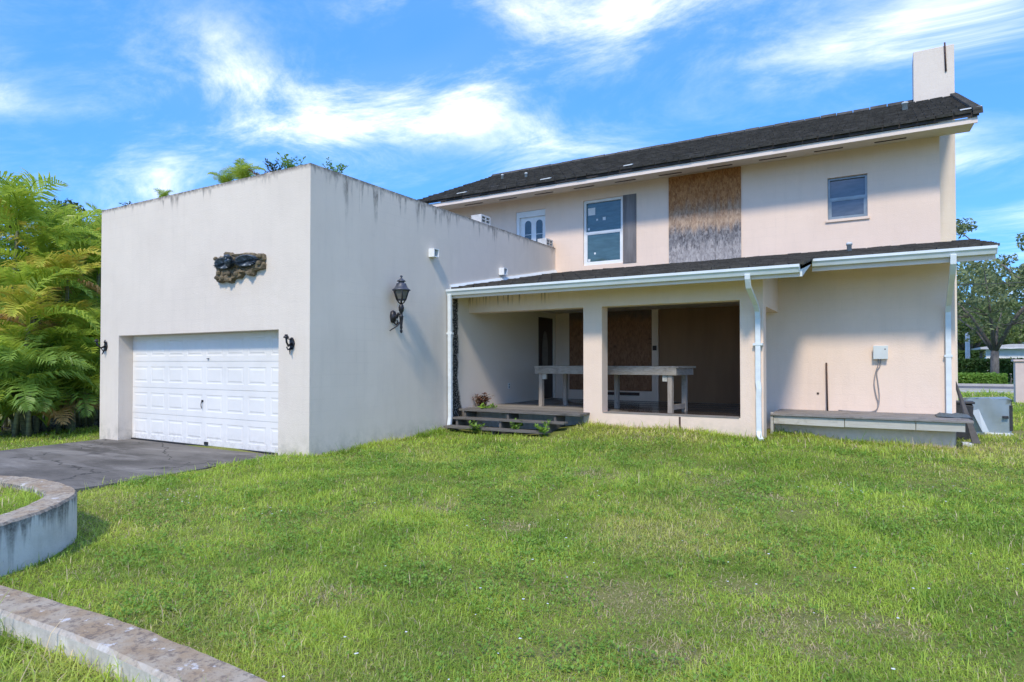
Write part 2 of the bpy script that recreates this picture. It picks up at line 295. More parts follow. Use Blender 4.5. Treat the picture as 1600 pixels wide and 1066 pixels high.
def leafm(name, c1, c2, scale=1.2, trans=0.4, attr=False, rough=0.5, tip=None):
    t = NT(name); t.t.nodes.remove(t.b)
    oi = t.n('ShaderNodeObjectInfo')
    if attr:
        a = t.n('ShaderNodeAttribute'); a.attribute_name = 'tint'; col = a.outputs['Color']
    else:
        f = t.rng(t.noise(t.pos, scale, 4, 0.65), 0.32, 0.68); col = t.mix(f, c1, c2)
        col = t.mix(t.math('MULTIPLY', oi.outputs['Random'], 0.5), col, tuple(v * 0.55 for v in c1))
        if tip:
            a = t.n('ShaderNodeAttribute'); a.attribute_name = 'tip'
            col = t.mix(t.math('MULTIPLY', a.outputs['Fac'], 0.85), col, tip)
    d = t.n('ShaderNodeBsdfDiffuse'); t.set(d.inputs[0], col); tr = t.n('ShaderNodeBsdfTranslucent'); t.set(tr.inputs[0], col)
    g = t.n('ShaderNodeBsdfGlossy'); g.inputs[0].default_value = (1, 1, 1, 1); g.inputs['Roughness'].default_value = rough
    m1 = t.n('ShaderNodeMixShader'); m1.inputs[0].default_value = trans; t.l(d.outputs[0], m1.inputs[1]); t.l(tr.outputs[0], m1.inputs[2])
    m2 = t.n('ShaderNodeMixShader'); m2.inputs[0].default_value = 0.018; t.l(m1.outputs[0], m2.inputs[1]); t.l(g.outputs[0], m2.inputs[2])
    t.l(m2.outputs[0], t.out.inputs[0]); return t.m
leafm('grass_blade', None, None, attr=True, trans=0.48)
leafm('frond_green', (0.40, 0.55, 0.055), (0.60, 0.72, 0.10), 0.8, 0.52, rough=0.35, tip=(0.52, 0.58, 0.09))
leafm('frond_deep', (0.24, 0.40, 0.07), (0.38, 0.55, 0.10), 0.8, 0.45, rough=0.4)
leafm('frond_yellow', (0.54, 0.62, 0.07), (0.66, 0.66, 0.09), 1.0, 0.4, tip=(0.66, 0.40, 0.09))
leafm('frond_dry', (0.70, 0.40, 0.12), (0.52, 0.34, 0.14), 1.0, 0.3, tip=(0.30, 0.20, 0.10))
leafm('leaf_oak', (0.17, 0.22, 0.095), (0.28, 0.33, 0.14), 0.35, 0.3)
leafm('leaf_oak_light', (0.15, 0.22, 0.06), (0.24, 0.31, 0.09), 0.35, 0.35)
leafm('leaf_hedge', (0.06, 0.12, 0.025), (0.11, 0.18, 0.04), 0.8, 0.25)
leafm('leaf_shrub', (0.07, 0.11, 0.035), (0.13, 0.18, 0.055), 0.6, 0.3)
leafm('leaf_weed', (0.18, 0.34, 0.045), (0.28, 0.44, 0.07), 3.0, 0.35)
leafm('leaf_red', (0.22, 0.085, 0.055), (0.13, 0.09, 0.05), 3.0, 0.3)

# ------------------------------------------------------------------ mesh helpers
class MB:
    def __init__(s): s.v = []; s.f = []; s.sm = []
    def face(s, idx, smooth=False): s.f.append(tuple(idx)); s.sm.append(smooth)
    def quad(s, a, b, c, d, smooth=False):
        n = len(s.v); s.v += [tuple(a), tuple(b), tuple(c), tuple(d)]; s.face((n, n + 1, n + 2, n + 3), smooth)
    def box(s, x0, x1, y0, y1, z0, z1):
        n = len(s.v)
        s.v += [(x0, y0, z0), (x1, y0, z0), (x1, y1, z0), (x0, y1, z0), (x0, y0, z1), (x1, y0, z1), (x1, y1, z1), (x0, y1, z1)]
        for q in ((0, 3, 2, 1), (4, 5, 6, 7), (0, 1, 5, 4), (1, 2, 6, 5), (2, 3, 7, 6), (3, 0, 4, 7)): s.face([n + i for i in q])
        return s
    def hexa(s, p):   # 8 points: bottom loop, top loop
        n = len(s.v); s.v += [tuple(q) for q in p]
        for q in ((0, 3, 2, 1), (4, 5, 6, 7), (0, 1, 5, 4), (1, 2, 6, 5), (2, 3, 7, 6), (3, 0, 4, 7)): s.face([n + i for i in q])
        return s
    def prism(s, poly, d0, d1, axis='X'):
        n = len(s.v); k = len(poly)
        def P(p, d): return (d, p[0], p[1]) if axis == 'X' else ((p[0], d, p[1]) if axis == 'Y' else (p[0], p[1], d))
        s.v += [P(p, d0) for p in poly] + [P(p, d1) for p in poly]
        s.face([n + i for i in range(k)][::-1]); s.face([n + k + i for i in range(k)])
        for i in range(k): j = (i + 1) % k; s.face((n + i, n + j, n + k + j, n + k + i))
        return s
    def tube(s, path, rad, n=8, cap=True, smooth=True, flat=1.0):
        path = [Vector(p) for p in path]; base = len(s.v); up = Vector((0.13, 0.21, 0.97))
        if not hasattr(rad, '__len__'): rad = [rad] * len(path)
        for i, p in enumerate(path):
            d = (path[min(i + 1, len(path) - 1)] - path[max(i - 1, 0)]).normalized()
            a = d.cross(up)
            if a.length < 0.08: a = d.cross(Vector((1, 0, 0)))
            a.normalize(); b = d.cross(a)
            for k in range(n):
                t = 2 * PI * k / n; s.v.append(tuple(p + (a * math.cos(t) + b * math.sin(t) * flat) * rad[i]))
        for i in range(len(path) - 1):
            for k in range(n):
                j = (k + 1) % n; s.face((base + i * n + k, base + i * n + j, base + (i + 1) * n + j, base + (i + 1) * n + k), smooth)
        if cap:
            s.face([base + k for k in range(n)][::-1]); s.face([base + (len(path) - 1) * n + k for k in range(n)])
        return s
    def lathe(s, prof, c, n=12, smooth=True, rot=0.0):
        base = len(s.v)
        for (r, z) in prof:
            for k in range(n):
                t = rot + 2 * PI * k / n; s.v.append((c[0] + r * math.cos(t), c[1] + r * math.sin(t), c[2] + z))
        for i in range(len(prof) - 1):
            for k in range(n):
                j = (k + 1) % n; s.face((base + i * n + k, base + i * n + j, base + (i + 1) * n + j, base + (i + 1) * n + k), smooth)
        s.face([base + k for k in range(n)][::-1]); s.face([base + (len(prof) - 1) * n + k for k in range(n)])
        return s
    def mesh(s, name, off=(0, 0, 0)):
        me = bpy.data.meshes.new(name); ox, oy, oz = off
        me.from_pydata([(a - ox, b - oy, c - oz) for a, b, c in s.v], [], s.f); me.update()
        me.polygons.foreach_set('use_smooth', s.sm); return me
    def build(s, name, mat, parent=None, bev=0.0, fix=True):
        off = WL.get(parent.name, (0, 0, 0)) if parent else (0, 0, 0)
        me = s.mesh(name, off)
        if fix:
            bm = bmesh.new(); bm.from_mesh(me); bmesh.ops.remove_doubles(bm, verts=bm.verts, dist=1e-5); bmesh.ops.recalc_face_normals(bm, faces=bm.faces); bm.to_mesh(me); bm.free()
        return obj(name, me, mat, parent, bev, off)
WL = {}
def obj(name, me, mat, parent=None, bev=0.0, off=(0, 0, 0), loc=None):
    if mat is not None and not me.materials: me.materials.append(MATS[mat])
    o = bpy.data.objects.new(name, me); C.objects.link(o)
    if loc is not None:
        o.location = Vector(loc) - (Vector(WL.get(parent.name, (0, 0, 0))) if parent else Vector((0, 0, 0)))
    if parent:
        o.parent = parent; WL[o.name] = tuple(off) if loc is None else tuple(loc)
    if bev:
        b = o.modifiers.new('bevel', 'BEVEL'); b.width = bev; b.segments = 2; b.limit_method = 'ANGLE'; b.angle_limit = R(40)
    return o
def tag(o, label=None, cat=None, group=None, kind=None):
    for k, v in (('label', label), ('category', cat), ('group', group), ('kind', kind)):
        if v: o[k] = v
    return o
def thing(name, label, cat, loc=(0, 0, 0), group=None):
    o = bpy.data.objects.new(name, None); C.objects.link(o); o.location = loc; o.empty_display_size = 0.2
    WL[o.name] = tuple(loc); return tag(o, label, cat, group)
def grid_wall(us, ws, solid, d0, d1, axis='Y'):
    """wall on a grid with openings: us along, ws up, solid(i,j); d0 front, d1 back. Outer faces and reveals only."""
    m = MB()
    def P(u, w, d): return (u, d, w) if axis == 'Y' else (d, u, w)
    nu, nw = len(us) - 1, len(ws) - 1
    S = lambda i, j: 0 <= i < nu and 0 <= j < nw and solid(i, j)
    for i in range(nu):
        for j in range(nw):
            if not S(i, j): continue
            a, b, c, d = us[i], us[i + 1], ws[j], ws[j + 1]
            m.quad(P(a, c, d0), P(b, c, d0), P(b, d, d0), P(a, d, d0)); m.quad(P(b, c, d1), P(a, c, d1), P(a, d, d1), P(b, d, d1))
            if not S(i - 1, j): m.quad(P(a, c, d1), P(a, c, d0), P(a, d, d0), P(a, d, d1))
            if not S(i + 1, j): m.quad(P(b, c, d0), P(b, c, d1), P(b, d, d1), P(b, d, d0))
            if not S(i, j - 1): m.quad(P(a, c, d1), P(b, c, d1), P(b, c, d0), P(a, c, d0))
            if not S(i, j + 1): m.quad(P(a, d, d0), P(b, d, d0), P(b, d, d1), P(a, d, d1))
    return m
def holed(u0, u1, w0, w1, holes, d0, d1, axis='Y'):
    us = sorted({u0, u1, *[h[0] for h in holes], *[h[1] for h in holes]}); ws = sorted({w0, w1, *[h[2] for h in holes], *[h[3] for h in holes]})
    def solid(i, j):
        cu = (us[i] + us[i + 1]) / 2; cw = (ws[j] + ws[j + 1]) / 2
        return not any(h[0] < cu < h[1] and h[2] < cw < h[3] for h in holes)
    return grid_wall(us, ws, solid, d0, d1, axis)

# ------------------------------------------------------------------ ground
CP = np.array([(-8, 7.15, .09), (-8, 9, .14), (-8, 11, .21), (-6.9, 10.4, .16), (-6.0, 10.5, .18), (-6.6, 11.2, .14), (-7.6, 11.1, .15), (-5.17, 11.5, .36), (-3.3, 11.5, .35), (-1.84, 11.5, .27), (-1.77, 12.9, .30), (1.05, 13.0, .16), (0, 12.3, .2),
               (2.0, 16.2, .17), (-8.85, 7.3, -.01), (-8.85, 5.5, -.02), (-8.8, 4, -.03), (-6.2, 2.7, -.02), (-5.2, 2.0, .0), (-4, 2.3, .03), (-2.4, 2.2, .05), (0, 3, .06), (2, 4, .06), (-3, 5, .06), (-5, 7, .1), (-3, 8, .17), (0, 8, .13), (3, 8, .10),
               (6, 14, .12), (4, 22, .17), (4, 32, .10), (-14.4, 7.15, -.05), (-17, 7, -.05), (-18, 12, -.05), (-16, 3, -.06), (-12, -3, -.08), (-3.5, 1.2, .03), (-4.6, 1.2, .03), (-2.4, 1.2, .03), (-1, 0, .0), (-5, 0, .0), (3, -4, 0), (8, 4, .08), (12, 30, .1)])
def hgt(x, y):
    x = np.asarray(x, float); y = np.asarray(y, float); num = np.full(x.shape, 0.02 * 1e-4); den = np.full(x.shape, 1e-4 * 1.0)
    for cx, cy, cz in CP:
        w = 1.0 / (((x - cx) ** 2 + (y - cy) ** 2 + 0.35) ** 1.9); num = num + w * cz; den = den + w
    return num / den + 0.012 * np.sin(x * 1.9 + y * 0.7) * np.sin(y * 2.3 - x * 0.6)
def drive_left(y): return -14.15 + (7.2 - y) * 0.14
def drive_right(y): return -8.88 + 0.06 * math.sin(y * 1.7) + (0.10 * (4.0 - y) if y < 4 else 0)
def in_drive(x, y):
    return (y < 7.45) & (x > -14.15 + (7.2 - y) * 0.14) & (x < -8.88 + 0.06 * np.sin(y * 1.7) + np.where(y < 4, 0.10 * (4.0 - y), 0))
def ground():
    xs = np.unique(np.round(np.concatenate([np.linspace(-18, 10, 141), -18 - np.geomspace(0.4, 600, 26), 10 + np.geomspace(0.4, 600, 26)]), 3))
    ys = np.unique(np.round(np.concatenate([np.linspace(-3, 18, 106), -3 - np.geomspace(0.4, 200, 16), 18 + np.geomspace(0.4, 900, 34)]), 3))
    X, Y = np.meshgrid(xs, ys); Z = hgt(X, Y)
    far = np.clip((np.hypot(X, Y - 10) - 40) / 60, 0, 1); Z = Z * (1 - far) + 0.02 * far
    inner = (Y < 7.4) & (X > drive_left(Y) + .12) & (X < -9.0)
    Z = np.where(inner & (Y > -8), np.minimum(Z, -.09), Z)
    Z = np.where((Y > 36.2) & (Y < 62), np.minimum(Z, 0.02), Z)
    n, m = X.shape; me = bpy.data.meshes.new('ground'); v = np.stack([X, Y, Z], -1).reshape(-1, 3)
    idx = np.arange(n * m).reshape(n, m); f = np.stack([idx[:-1, :-1], idx[:-1, 1:], idx[1:, 1:], idx[1:, :-1]], -1).reshape(-1, 4)
    me.from_pydata(v.tolist(), [], f.tolist()); me.polygons.foreach_set('use_smooth', [True] * len(me.polygons))
    return tag(obj('ground', me, 'lawn_soil'), kind='structure')
ground()
# driveway slab
m = MB(); ys = [7.44, 6.5, 5.5, 4.5, 3.5, 2.5, 1, -1, -4, -8]
pl = [(drive_left(y), y) for y in ys]; pr_ = [(drive_right(y), y) for y in ys]
m.prism(pr_ + pl[::-1], -0.12, 0.004, 'Z'); tag(m.build('driveway', 'driveway_concrete', None), kind='structure')
# street beyond the right-hand lawn
m = MB(); m.box(-80, 120, 40.4, 42.0, -0.1, 0.10); tag(m.build('sidewalk', 'sidewalk_concrete'), kind='structure')
m = MB(); m.box(-90, 130, 43.6, 52, -0.1, 0.05); tag(m.build('road', 'asphalt'), kind='structure')
m = MB(); m.box(-90, 130, 52, 52.3, -0.1, 0.20); m.box(-90, 130, 43.3, 43.6, -0.1, 0.17); tag(m.build('kerb', 'sidewalk_concrete'), kind='structure')

# ------------------------------------------------------------------ the house
GX0, GX1, GY0, GZ = -14.35, -8.0, 7.15, 4.84
WY, WX1 = 16.0, 1.02                 # upper front wall
LY = 13.5                            # lower right wall
PY0, PY1 = 11.68, 11.98              # porch front wall
FLOOR = 0.61
house = thing('house', 'two-storey pink stucco house with boarded windows, a flat-topped garage wing and dark roof', 'house', (-4, 16, 0))
DX0, DX1, DZ = -13.64, onY(435, 600, 7.15).x, 2.16
def P(mb, name, mat, parent=house, bev=0.0): return mb.build(name, mat, parent, bev)
P(holed(GX0, GX1, -0.3, GZ, [(DX0, DX1, -0.3, DZ)], GY0, GY0 + 0.30), 'garage_front_wall', 'stucco_garage')
SD = (14.98, 15.94, FLOOR, 2.84)     # dark side door in the porch, in the garage's side wall
P(holed(GY0 + 0.30, WY, -0.3, GZ, [SD], GX1, GX1 - 0.30, 'X'), 'garage_side_wall', 'stucco_garage')
P(MB().box(GX0, GX0 + 0.3, GY0 + 0.3, WY, -0.3, GZ), 'garage_side_wall', 'stucco_garage')
P(MB().box(GX0 + 0.3, GX1 - 0.3, GY0 + 0.3, WY, 4.42, 4.56), 'flat_roof', 'flat_roof_felt')
# jambs round the door opening, outside corner beads worn
# --- garage door
DY = GY0 + 0.29
gd = P(MB().box(DX0 + 0.004, DX1 - 0.004, DY + 0.012, DY + 0.05, 0.03, DZ + 0.04), 'garage_door', 'white_door')
NC, NR = 8, 4; DW = (DX1 - DX0) / NC; DH = (DZ - 0.03) / NR
mb = MB(); W, H, e = DW * 0.80, DH * 0.60, 0.028     # one embossed panel: sunk rim, raised field
def ring(w, h, y): return [(-w / 2, y, -h / 2), (w / 2, y, -h / 2), (w / 2, y, h / 2), (-w / 2, y, h / 2)]
R0, R1, R2, R3 = ring(W, H, -0.002), ring(W - e, H - e, 0.0035), ring(W - 2.6 * e, H - 2.6 * e, 0.0035), ring(W - 4.2 * e, H - 4.2 * e, -0.003)
mb.v += R0 + R1 + R2 + R3
for a in range(3):
    for k in range(4): j = (k + 1) % 4; mb.face((a * 4 + k, a * 4 + j, a * 4 + 4 + j, a * 4 + 4 + k))
mb.face((12, 13, 14, 15)); panel_me = mb.mesh('panel')
for r in range(NR):
    z0 = 0.03 + r * DH
    # section skin with a frame round every panel, 8 mm joint between sections
    hs = [(DX0 + (c + .5) * DW - W / 2, DX0 + (c + .5) * DW + W / 2, z0 + DH / 2 - H / 2, z0 + DH / 2 + H / 2) for c in range(NC)]
    P(holed(DX0 + 0.004, DX1 - 0.004, z0 + 0.004, z0 + DH - 0.004, hs, DY - 0.002, DY + 0.0125), 'section', 'white_door', gd)
    for c in range(NC):
        obj('panel', panel_me, 'white_door', gd, loc=(DX0 + (c + .5) * DW, DY, z0 + DH / 2))
def at_door(x, y): return onY(x, y, DY)
p = at_door(317, 630)
mb = MB(); mb.tube([(p.x, DY - 0.03, p.z - .10), (p.x, DY - .04, p.z - .03), (p.x, DY - .03, p.z + .03)], .008, 6); mb.box(p.x - .02, p.x + .02, DY - .02, DY - .002, p.z + .02, p.z + .06); P(mb, 'handle', 'iron_black', gd)
p = at_door(326, 561); P(MB().lathe([(.028, 0), (.028, .012)], (p.x, DY - .01, p.z), 10), 'lock', 'iron_black', gd)
p = at_door(323, 693); P(MB().box(p.x - .06, p.x + .05, DY - .02, DY - .003, 0.045, 0.10), 'latch', 'iron_black', gd)
P(MB().box(DX0 + .01, DX1 - .01, DY - .03, DY + .02, -0.01, 0.028), 'bottom_seal', 'iron_black', gd)
P(MB().box(DX0 - .02, DX1 + .02, DY - .02, DY + .3, -0.2, 0.0), 'threshold', 'sidewalk_concrete')
# --- scuppers through the side wall (open-ended boxes)
def scupper(yc, zc, s=0.11, L=0.16):
    mb = MB(); t = 0.018; x0, x1 = GX1 - 0.01, GX1 + L
    mb.box(x0, x1, yc - s, yc - s + t, zc - s, zc + s); mb.box(x0, x1, yc + s - t, yc + s, zc - s, zc + s)
    mb.box(x0, x1, yc - s + t, yc + s - t, zc - s, zc - s + t); mb.box(x0, x1, yc - s + t, yc + s - t, zc + s - t, zc + s)
    o = mb.build('scupper', 'vinyl_white', house, fix=False); MB().box(x0, x0 + .02, yc - s + t, yc + s - t, zc - s + t, zc + s - t).build('opening', 'black_plastic', o)
scupper(10.32, 3.84, .085, .14); scupper(13.05, 3.80, .085, .14)
# --- upper storey walls
UD = (onY(806, 331, WY).x, onY(852, 327, WY).x, 4.2, 6.0)
UW = (-7.15, -6.0, 4.27, 6.06); SW = (-1.10, -0.31, 4.84, 5.79)
SOF_W, SOF_E, EY = 6.37, 6.275, 15.1
RIDGE_Y, RIDGE_Z, EAVE_Z = 20.0, 8.56, 6.45
RX0, RX1 = -12.6, 1.6
P(holed(-12.2, WX1, 3.4, SOF_W + .05, [UD, UW, SW], WY, WY + 0.22), 'front_wall', 'stucco_pink')
SL = (RIDGE_Z - EAVE_Z) / (RIDGE_Y - 15.04)
gz = lambda y: EAVE_Z - 0.14 + SL * (min(y, 2 * RIDGE_Y - y) - 15.04)
for x0, x1 in ((WX1 - .22, WX1), (-12.2, -11.98)):
    P(MB().prism([(WY + .22, 0.0), (24, 0.0), (24, gz(24)), (RIDGE_Y, gz(RIDGE_Y)), (WY + .22, gz(WY + .22))], x0, x1, 'X'), 'gable_wall', 'stucco_pink')
P(MB().box(-12.2, WX1, 24, 24.2, 0, gz(24)), 'back_wall', 'stucco_pink')
# --- upper roof: deck, tiles, fascia, soffit, rake boards
def slab(x0, x1, y0, z0, y1, z1, t):
    return MB().hexa([(x0, y0, z0 - t), (x1, y0, z0 - t), (x1, y1, z1 - t), (x0, y1, z1 - t), (x0, y0, z0), (x1, y0, z0), (x1, y1, z1), (x0, y1, z1)])
roof = P(slab(RX0, RX1, 15.04, EAVE_Z, RIDGE_Y, RIDGE_Z, .08), 'roof', 'roof_felt')
P(slab(RX0, RX1, 2 * RIDGE_Y - 15.04, EAVE_Z, RIDGE_Y, RIDGE_Z, .08), 'roof_back_slope', 'roof_felt', roof)
def tiles(x0, x1, y0, z0, y1, z1, cw, ch, name, parent, th=.045, seed=1):
    rr = random.Random(seed); L = math.hypot(y1 - y0, z1 - z0); d = Vector((0, (y1 - y0) / L, (z1 - z0) / L)); nrm = Vector((0, -d.z, d.y)); rows = int(round(L / ch)); mb = MB()
    for r in range(rows):
        x = x0 - (r % 2) * cw * .5
        while x < x1 - .01:
            w = cw * rr.uniform(.94, 1.0); a, b = max(x, x0) + .006, min(x + w, x1) - .004; x += cw
            if b - a < .05: continue
            s0 = r * ch - .05 + rr.uniform(-.018, .018); s1 = min((r + 1) * ch + .03, L); lift = rr.uniform(0, .014) + th; tl = rr.uniform(-.006, .006)
            O = Vector((0, y0, z0))
            q = []
            for (s_, h0) in ((s0, .002), (s1, .002)):
                pass
            A = O + d * s0; B = O + d * s1
            lo = [(a, *(A + nrm * .004).yz), (b, *(A + nrm * .004).yz), (b, *(B + nrm * .004).yz), (a, *(B + nrm * .004).yz)]
            hi = [(a, *(A + nrm * (lift + tl)).yz), (b, *(A + nrm * (lift - tl)).yz), (b, *(B + nrm * (.016 - tl)).yz), (a, *(B + nrm * (.016 + tl)).yz)]
            mb.hexa(lo + hi)
    return tag(mb.build(name, 'roof_tile', parent, fix=False), kind='stuff')
tiles(RX0, RX1 + .03, 15.04, EAVE_Z, RIDGE_Y, RIDGE_Z, .30, .30, 'tiles', roof, seed=3)
mb = MB(); rr = random.Random(5); x = RX0
while x < RX1:
    mb.prism([(RIDGE_Y - .16, RIDGE_Z - .02), (RIDGE_Y + .16, RIDGE_Z - .02), (RIDGE_Y + .06, RIDGE_Z + .07), (RIDGE_Y - .06, RIDGE_Z + .07 + rr.uniform(0, .015))], x, min(x + .39, RX1 + .03), 'X'); x += .41
tag(mb.build('ridge_tiles', 'roof_tile', roof, fix=False), kind='stuff')
mb = MB(); L = math.hypot(RIDGE_Y - 15.04, RIDGE_Z - EAVE_Z); k = 0
while k * .34 < L:       # verge tiles on the rake
    t0, t1 = k * .34 / L, min((k * .34 + .32) / L, 1); y0, y1 = 15.0 + t0 * 4.96, 15.0 + t1 * 4.96; z0, z1 = EAVE_Z + t0 * 2.11, EAVE_Z + t1 * 2.11
    mb.hexa([(RX1 - .10, y0, z0 - .05), (RX1 + .06, y0, z0 - .05), (RX1 + .06, y1, z1 - .05), (RX1 - .10, y1, z1 - .05), (RX1 - .10, y0, z0 + .085), (RX1 + .05, y0, z0 + .075), (RX1 + .05, y1, z1 + .06), (RX1 - .10, y1, z1 + .07)]); k += 1
tag(mb.build('verge_tiles', 'roof_tile', roof, fix=False), kind='stuff')
P(MB().box(RX0 + .02, RX1 - .02, 15.08, 15.12, SOF_E - .02, EAVE_Z - .085), 'fascia_board', 'fascia_paint', roof)
P(MB().hexa([(RX1 - .06, 15.12, SOF_E + .0), (RX1 - .02, 15.12, SOF_E), (RX1 - .02, RIDGE_Y, RIDGE_Z - .30), (RX1 - .06, RIDGE_Y, RIDGE_Z - .30), (RX1 - .06, 15.12, EAVE_Z - .055), (RX1 - .02, 15.12, EAVE_Z - .055), (RX1 - .02, RIDGE_Y, RIDGE_Z - .085), (RX1 - .06, RIDGE_Y, RIDGE_Z - .085)]), 'rake_board', 'fascia_paint', roof)
soff = P(MB().hexa([(RX0 + .02, 15.12, SOF_E), (RX1 - .06, 15.12, SOF_E), (RX1 - .06, WY, SOF_W), (RX0 + .02, WY, SOF_W), (RX0 + .02, 15.12, SOF_E + .03), (RX1 - .06, 15.12, SOF_E + .03), (RX1 - .06, WY, SOF_W + .03), (RX0 + .02, WY, SOF_W + .03)]), 'soffit', 'soffit_paint')
for xa, xb in ((1366, 1416), (1272, 1317), (1186, 1229), (1105, 1144), (1030, 1065), (961, 993), (897, 928), (836, 864), (780, 807), (727, 754)):
    yv = 15.60; zv = SOF_E + (SOF_W - SOF_E) * (yv - 15.12) / .88
    ya = 231 + (1184 - xa) * .158; X0, X1 = onY(xa, ya, yv).x, onY(xb, ya, yv).x
    dz = (SOF_W - SOF_E) / .88 * .035
    P(MB().hexa([(X0, yv - .035, zv - dz - .012), (X1, yv - .035, zv - dz - .012), (X1, yv + .035, zv + dz - .012), (X0, yv + .035, zv + dz - .012), (X0, yv - .035, zv - dz + .01), (X1, yv - .035, zv - dz + .01), (X1, yv + .035, zv + dz + .01), (X0, yv + .035, zv + dz + .01)]), 'soffit_vent', 'dark_slot', soff)
# --- chimney
CY = 19.75
chx0, chx1 = onY(1427, 120, CY).x, onY(1491.5, 120, CY).x
ch = P(MB().box(chx0, chx1, CY, CY + .75, 0, 9.83), 'chimney', 'chimney_stucco', house, .015)
p = onY(1476, 75, CY); q = onY(1478, 112, CY); P(MB().tube([(p.x, CY - .02, 9.9), (q.x, CY - .02, q.z)], .022, 6), 'flue_strap', 'rust_rod', ch)
P(MB().box(chx0 + .2, chx1 - .2, CY + .2, CY + .55, 9.8, 9.86), 'flue_opening', 'black_plastic', ch)
def roof_at(y): return EAVE_Z + SL * (y - 15.04)
for px, py, yy, h, r in ((1414, 178, 17.9, .17, .06), (785, 278, 18.0, .14, .04), (822, 283, 17.0, .14, .04)):
    X = onY(px, py, yy).x; P(MB().lathe([(r, 0), (r, h), (r * 1.15, h), (r * 1.15, h + .04), (r * .6, h + .05)], (X, yy, roof_at(yy)), 10), 'vent_pipe', 'gutter_grime', roof)
for px, py, w in ((1500, 180, .35), (975, 262, .22), (845, 287, .3), (715, 308, .3)):   # slipped flashing scraps on the eave
    a = onY(px, py, 15.25); P(MB().hexa([(a.x, 15.2, roof_at(15.2) + .06), (a.x + w, 15.22, roof_at(15.22) + .06), (a.x + w, 15.3, roof_at(15.3) + .06), (a.x, 15.28, roof_at(15.28) + .06), (a.x, 15.2, roof_at(15.2) + .075), (a.x + w, 15.22, roof_at(15.22) + .09), (a.x + w, 15.3, roof_at(15.3) + .08), (a.x, 15.28, roof_at(15.28) + .075)]), 'flashing_scrap', 'gutter_grime', roof)
# --- upper window, shutter board, OSB sheets, small window, upper door
def window(name, r, depth, fmat, gmat, fw, parent=house, meet=.5, mull=False):
    x0, x1, z0, z1 = r; y0 = WY + depth; w = thing_part = None
    mb = holed(x0 + .003, x1 - .003, z0 + .003, z1 - .003, [(x0 + fw, x1 - fw, z0 + fw, z1 - fw)], y0, y0 + .07); w = mb.build(name, fmat, parent)
    zm = z0 + (z1 - z0) * meet
    MB().box(x0 + fw, x1 - fw, y0 + .004, y0 + .05, zm - .028, zm + .028).build('meeting_rail', fmat, w)
    hs = holed(x0 + fw, x1 - fw, z0 + fw, zm - .028, [(x0 + fw + .03, x1 - fw - .03, z0 + fw + .03, zm - .05)], y0 + .012, y0 + .045); hs.build('sash', fmat, w)
    MB().box(x0 + fw, x1 - fw, y0 + .05, y0 + .058, zm, z1 - fw).build('pane', gmat, w); MB().box(x0 + fw + .02, x1 - fw - .02, y0 + .028, y0 + .036, z0 + fw + .02, zm - .04).build('pane', gmat, w)
    return w, y0
w, wy = window('window', UW, .05, 'vinyl_white', 'glass_green', .07)
for px, py, s in ((919, 358, .06), (932, 343, .05), (943, 341, .085), (920, 407, .07), (929, 396, .05)):
    a = onY(px, py, wy); up_ = a.z > (UW[2] + UW[3]) / 2; yy = wy + (.048 if up_ else .026)
    MB().box(a.x - s / 2, a.x + s / 2, yy, yy + .0015, a.z - s / 2, a.z + s / 2).build('sticker', 'sticker_paper', w)
MB().box(-7.04, -6.83, wy + .0475, wy + .049, 5.66, 5.86).build('sticker', 'sticker_paper', w)
P(MB().box(-5.985, -5.62, WY - .02, WY - .003, 4.25, 6.06), 'plywood_board', 'shutter_grey')
for a, b, dz in ((-4.75, -3.585, 0), (-3.58, -2.98, .012)):
    o = P(MB().box(a, b, WY - .03, WY - .002, 3.95, 6.345 + dz), 'plywood_board', 'osb_weathered')
tag(o, 'weathered strand board over the upper opening')
window('window', SW, .07, 'frame_grey', 'glass_grey', .045)
P(MB().box(SW[0] - .04, SW[1] + .04, WY - .04, WY + .06, SW[2] - .06, SW[2] - .004), 'window_sill', 'stucco_pink')
x0, x1, z0, z1 = UD
f = holed(x0 + .003, x1 - .003, z0, z1 - .003, [(x0 + .10, x1 - .0035, z0, z1 - .17)], WY + .03, WY + .20); ud = P(f, 'upper_door', 'vinyl_white')
P(MB().box(x0 + .10, x1 - .01, WY + .10, WY + .15, z0, z1 - .17), 'door_leaf', 'vinyl_white', ud)
for pa, pb, pt in ((820.5, 830.5, 346), (838, 848, 344)):
    a, b = onY(pa, 360, WY + .1).x, onY(pb, 360, WY + .1).x; r = (b - a) / 2; zt = onY(pa, pt, WY + .1).z
    poly = [(a, 4.75), (b, 4.75)] + [((a + b) / 2 + r * math.cos(t), zt - r + r * math.sin(t)) for t in np.linspace(0, PI, 9)]
    g = P(MB().prism(poly, WY + .088, WY + .105, 'Y'), 'pane', 'glass_dark', ud)
    P(MB().prism([((a + b) / 2 + (q[0] - (a + b) / 2) * 1.22, q[1] + (.03 if q[1] > 5 else 0)) for q in poly], WY + .092, WY + .103, 'Y'), 'pane_frame', 'vinyl_white', ud)
    P(MB().box(a, b, WY + .080, WY + .0875, zt - .42, zt - .405), 'muntin', 'vinyl_white', ud)
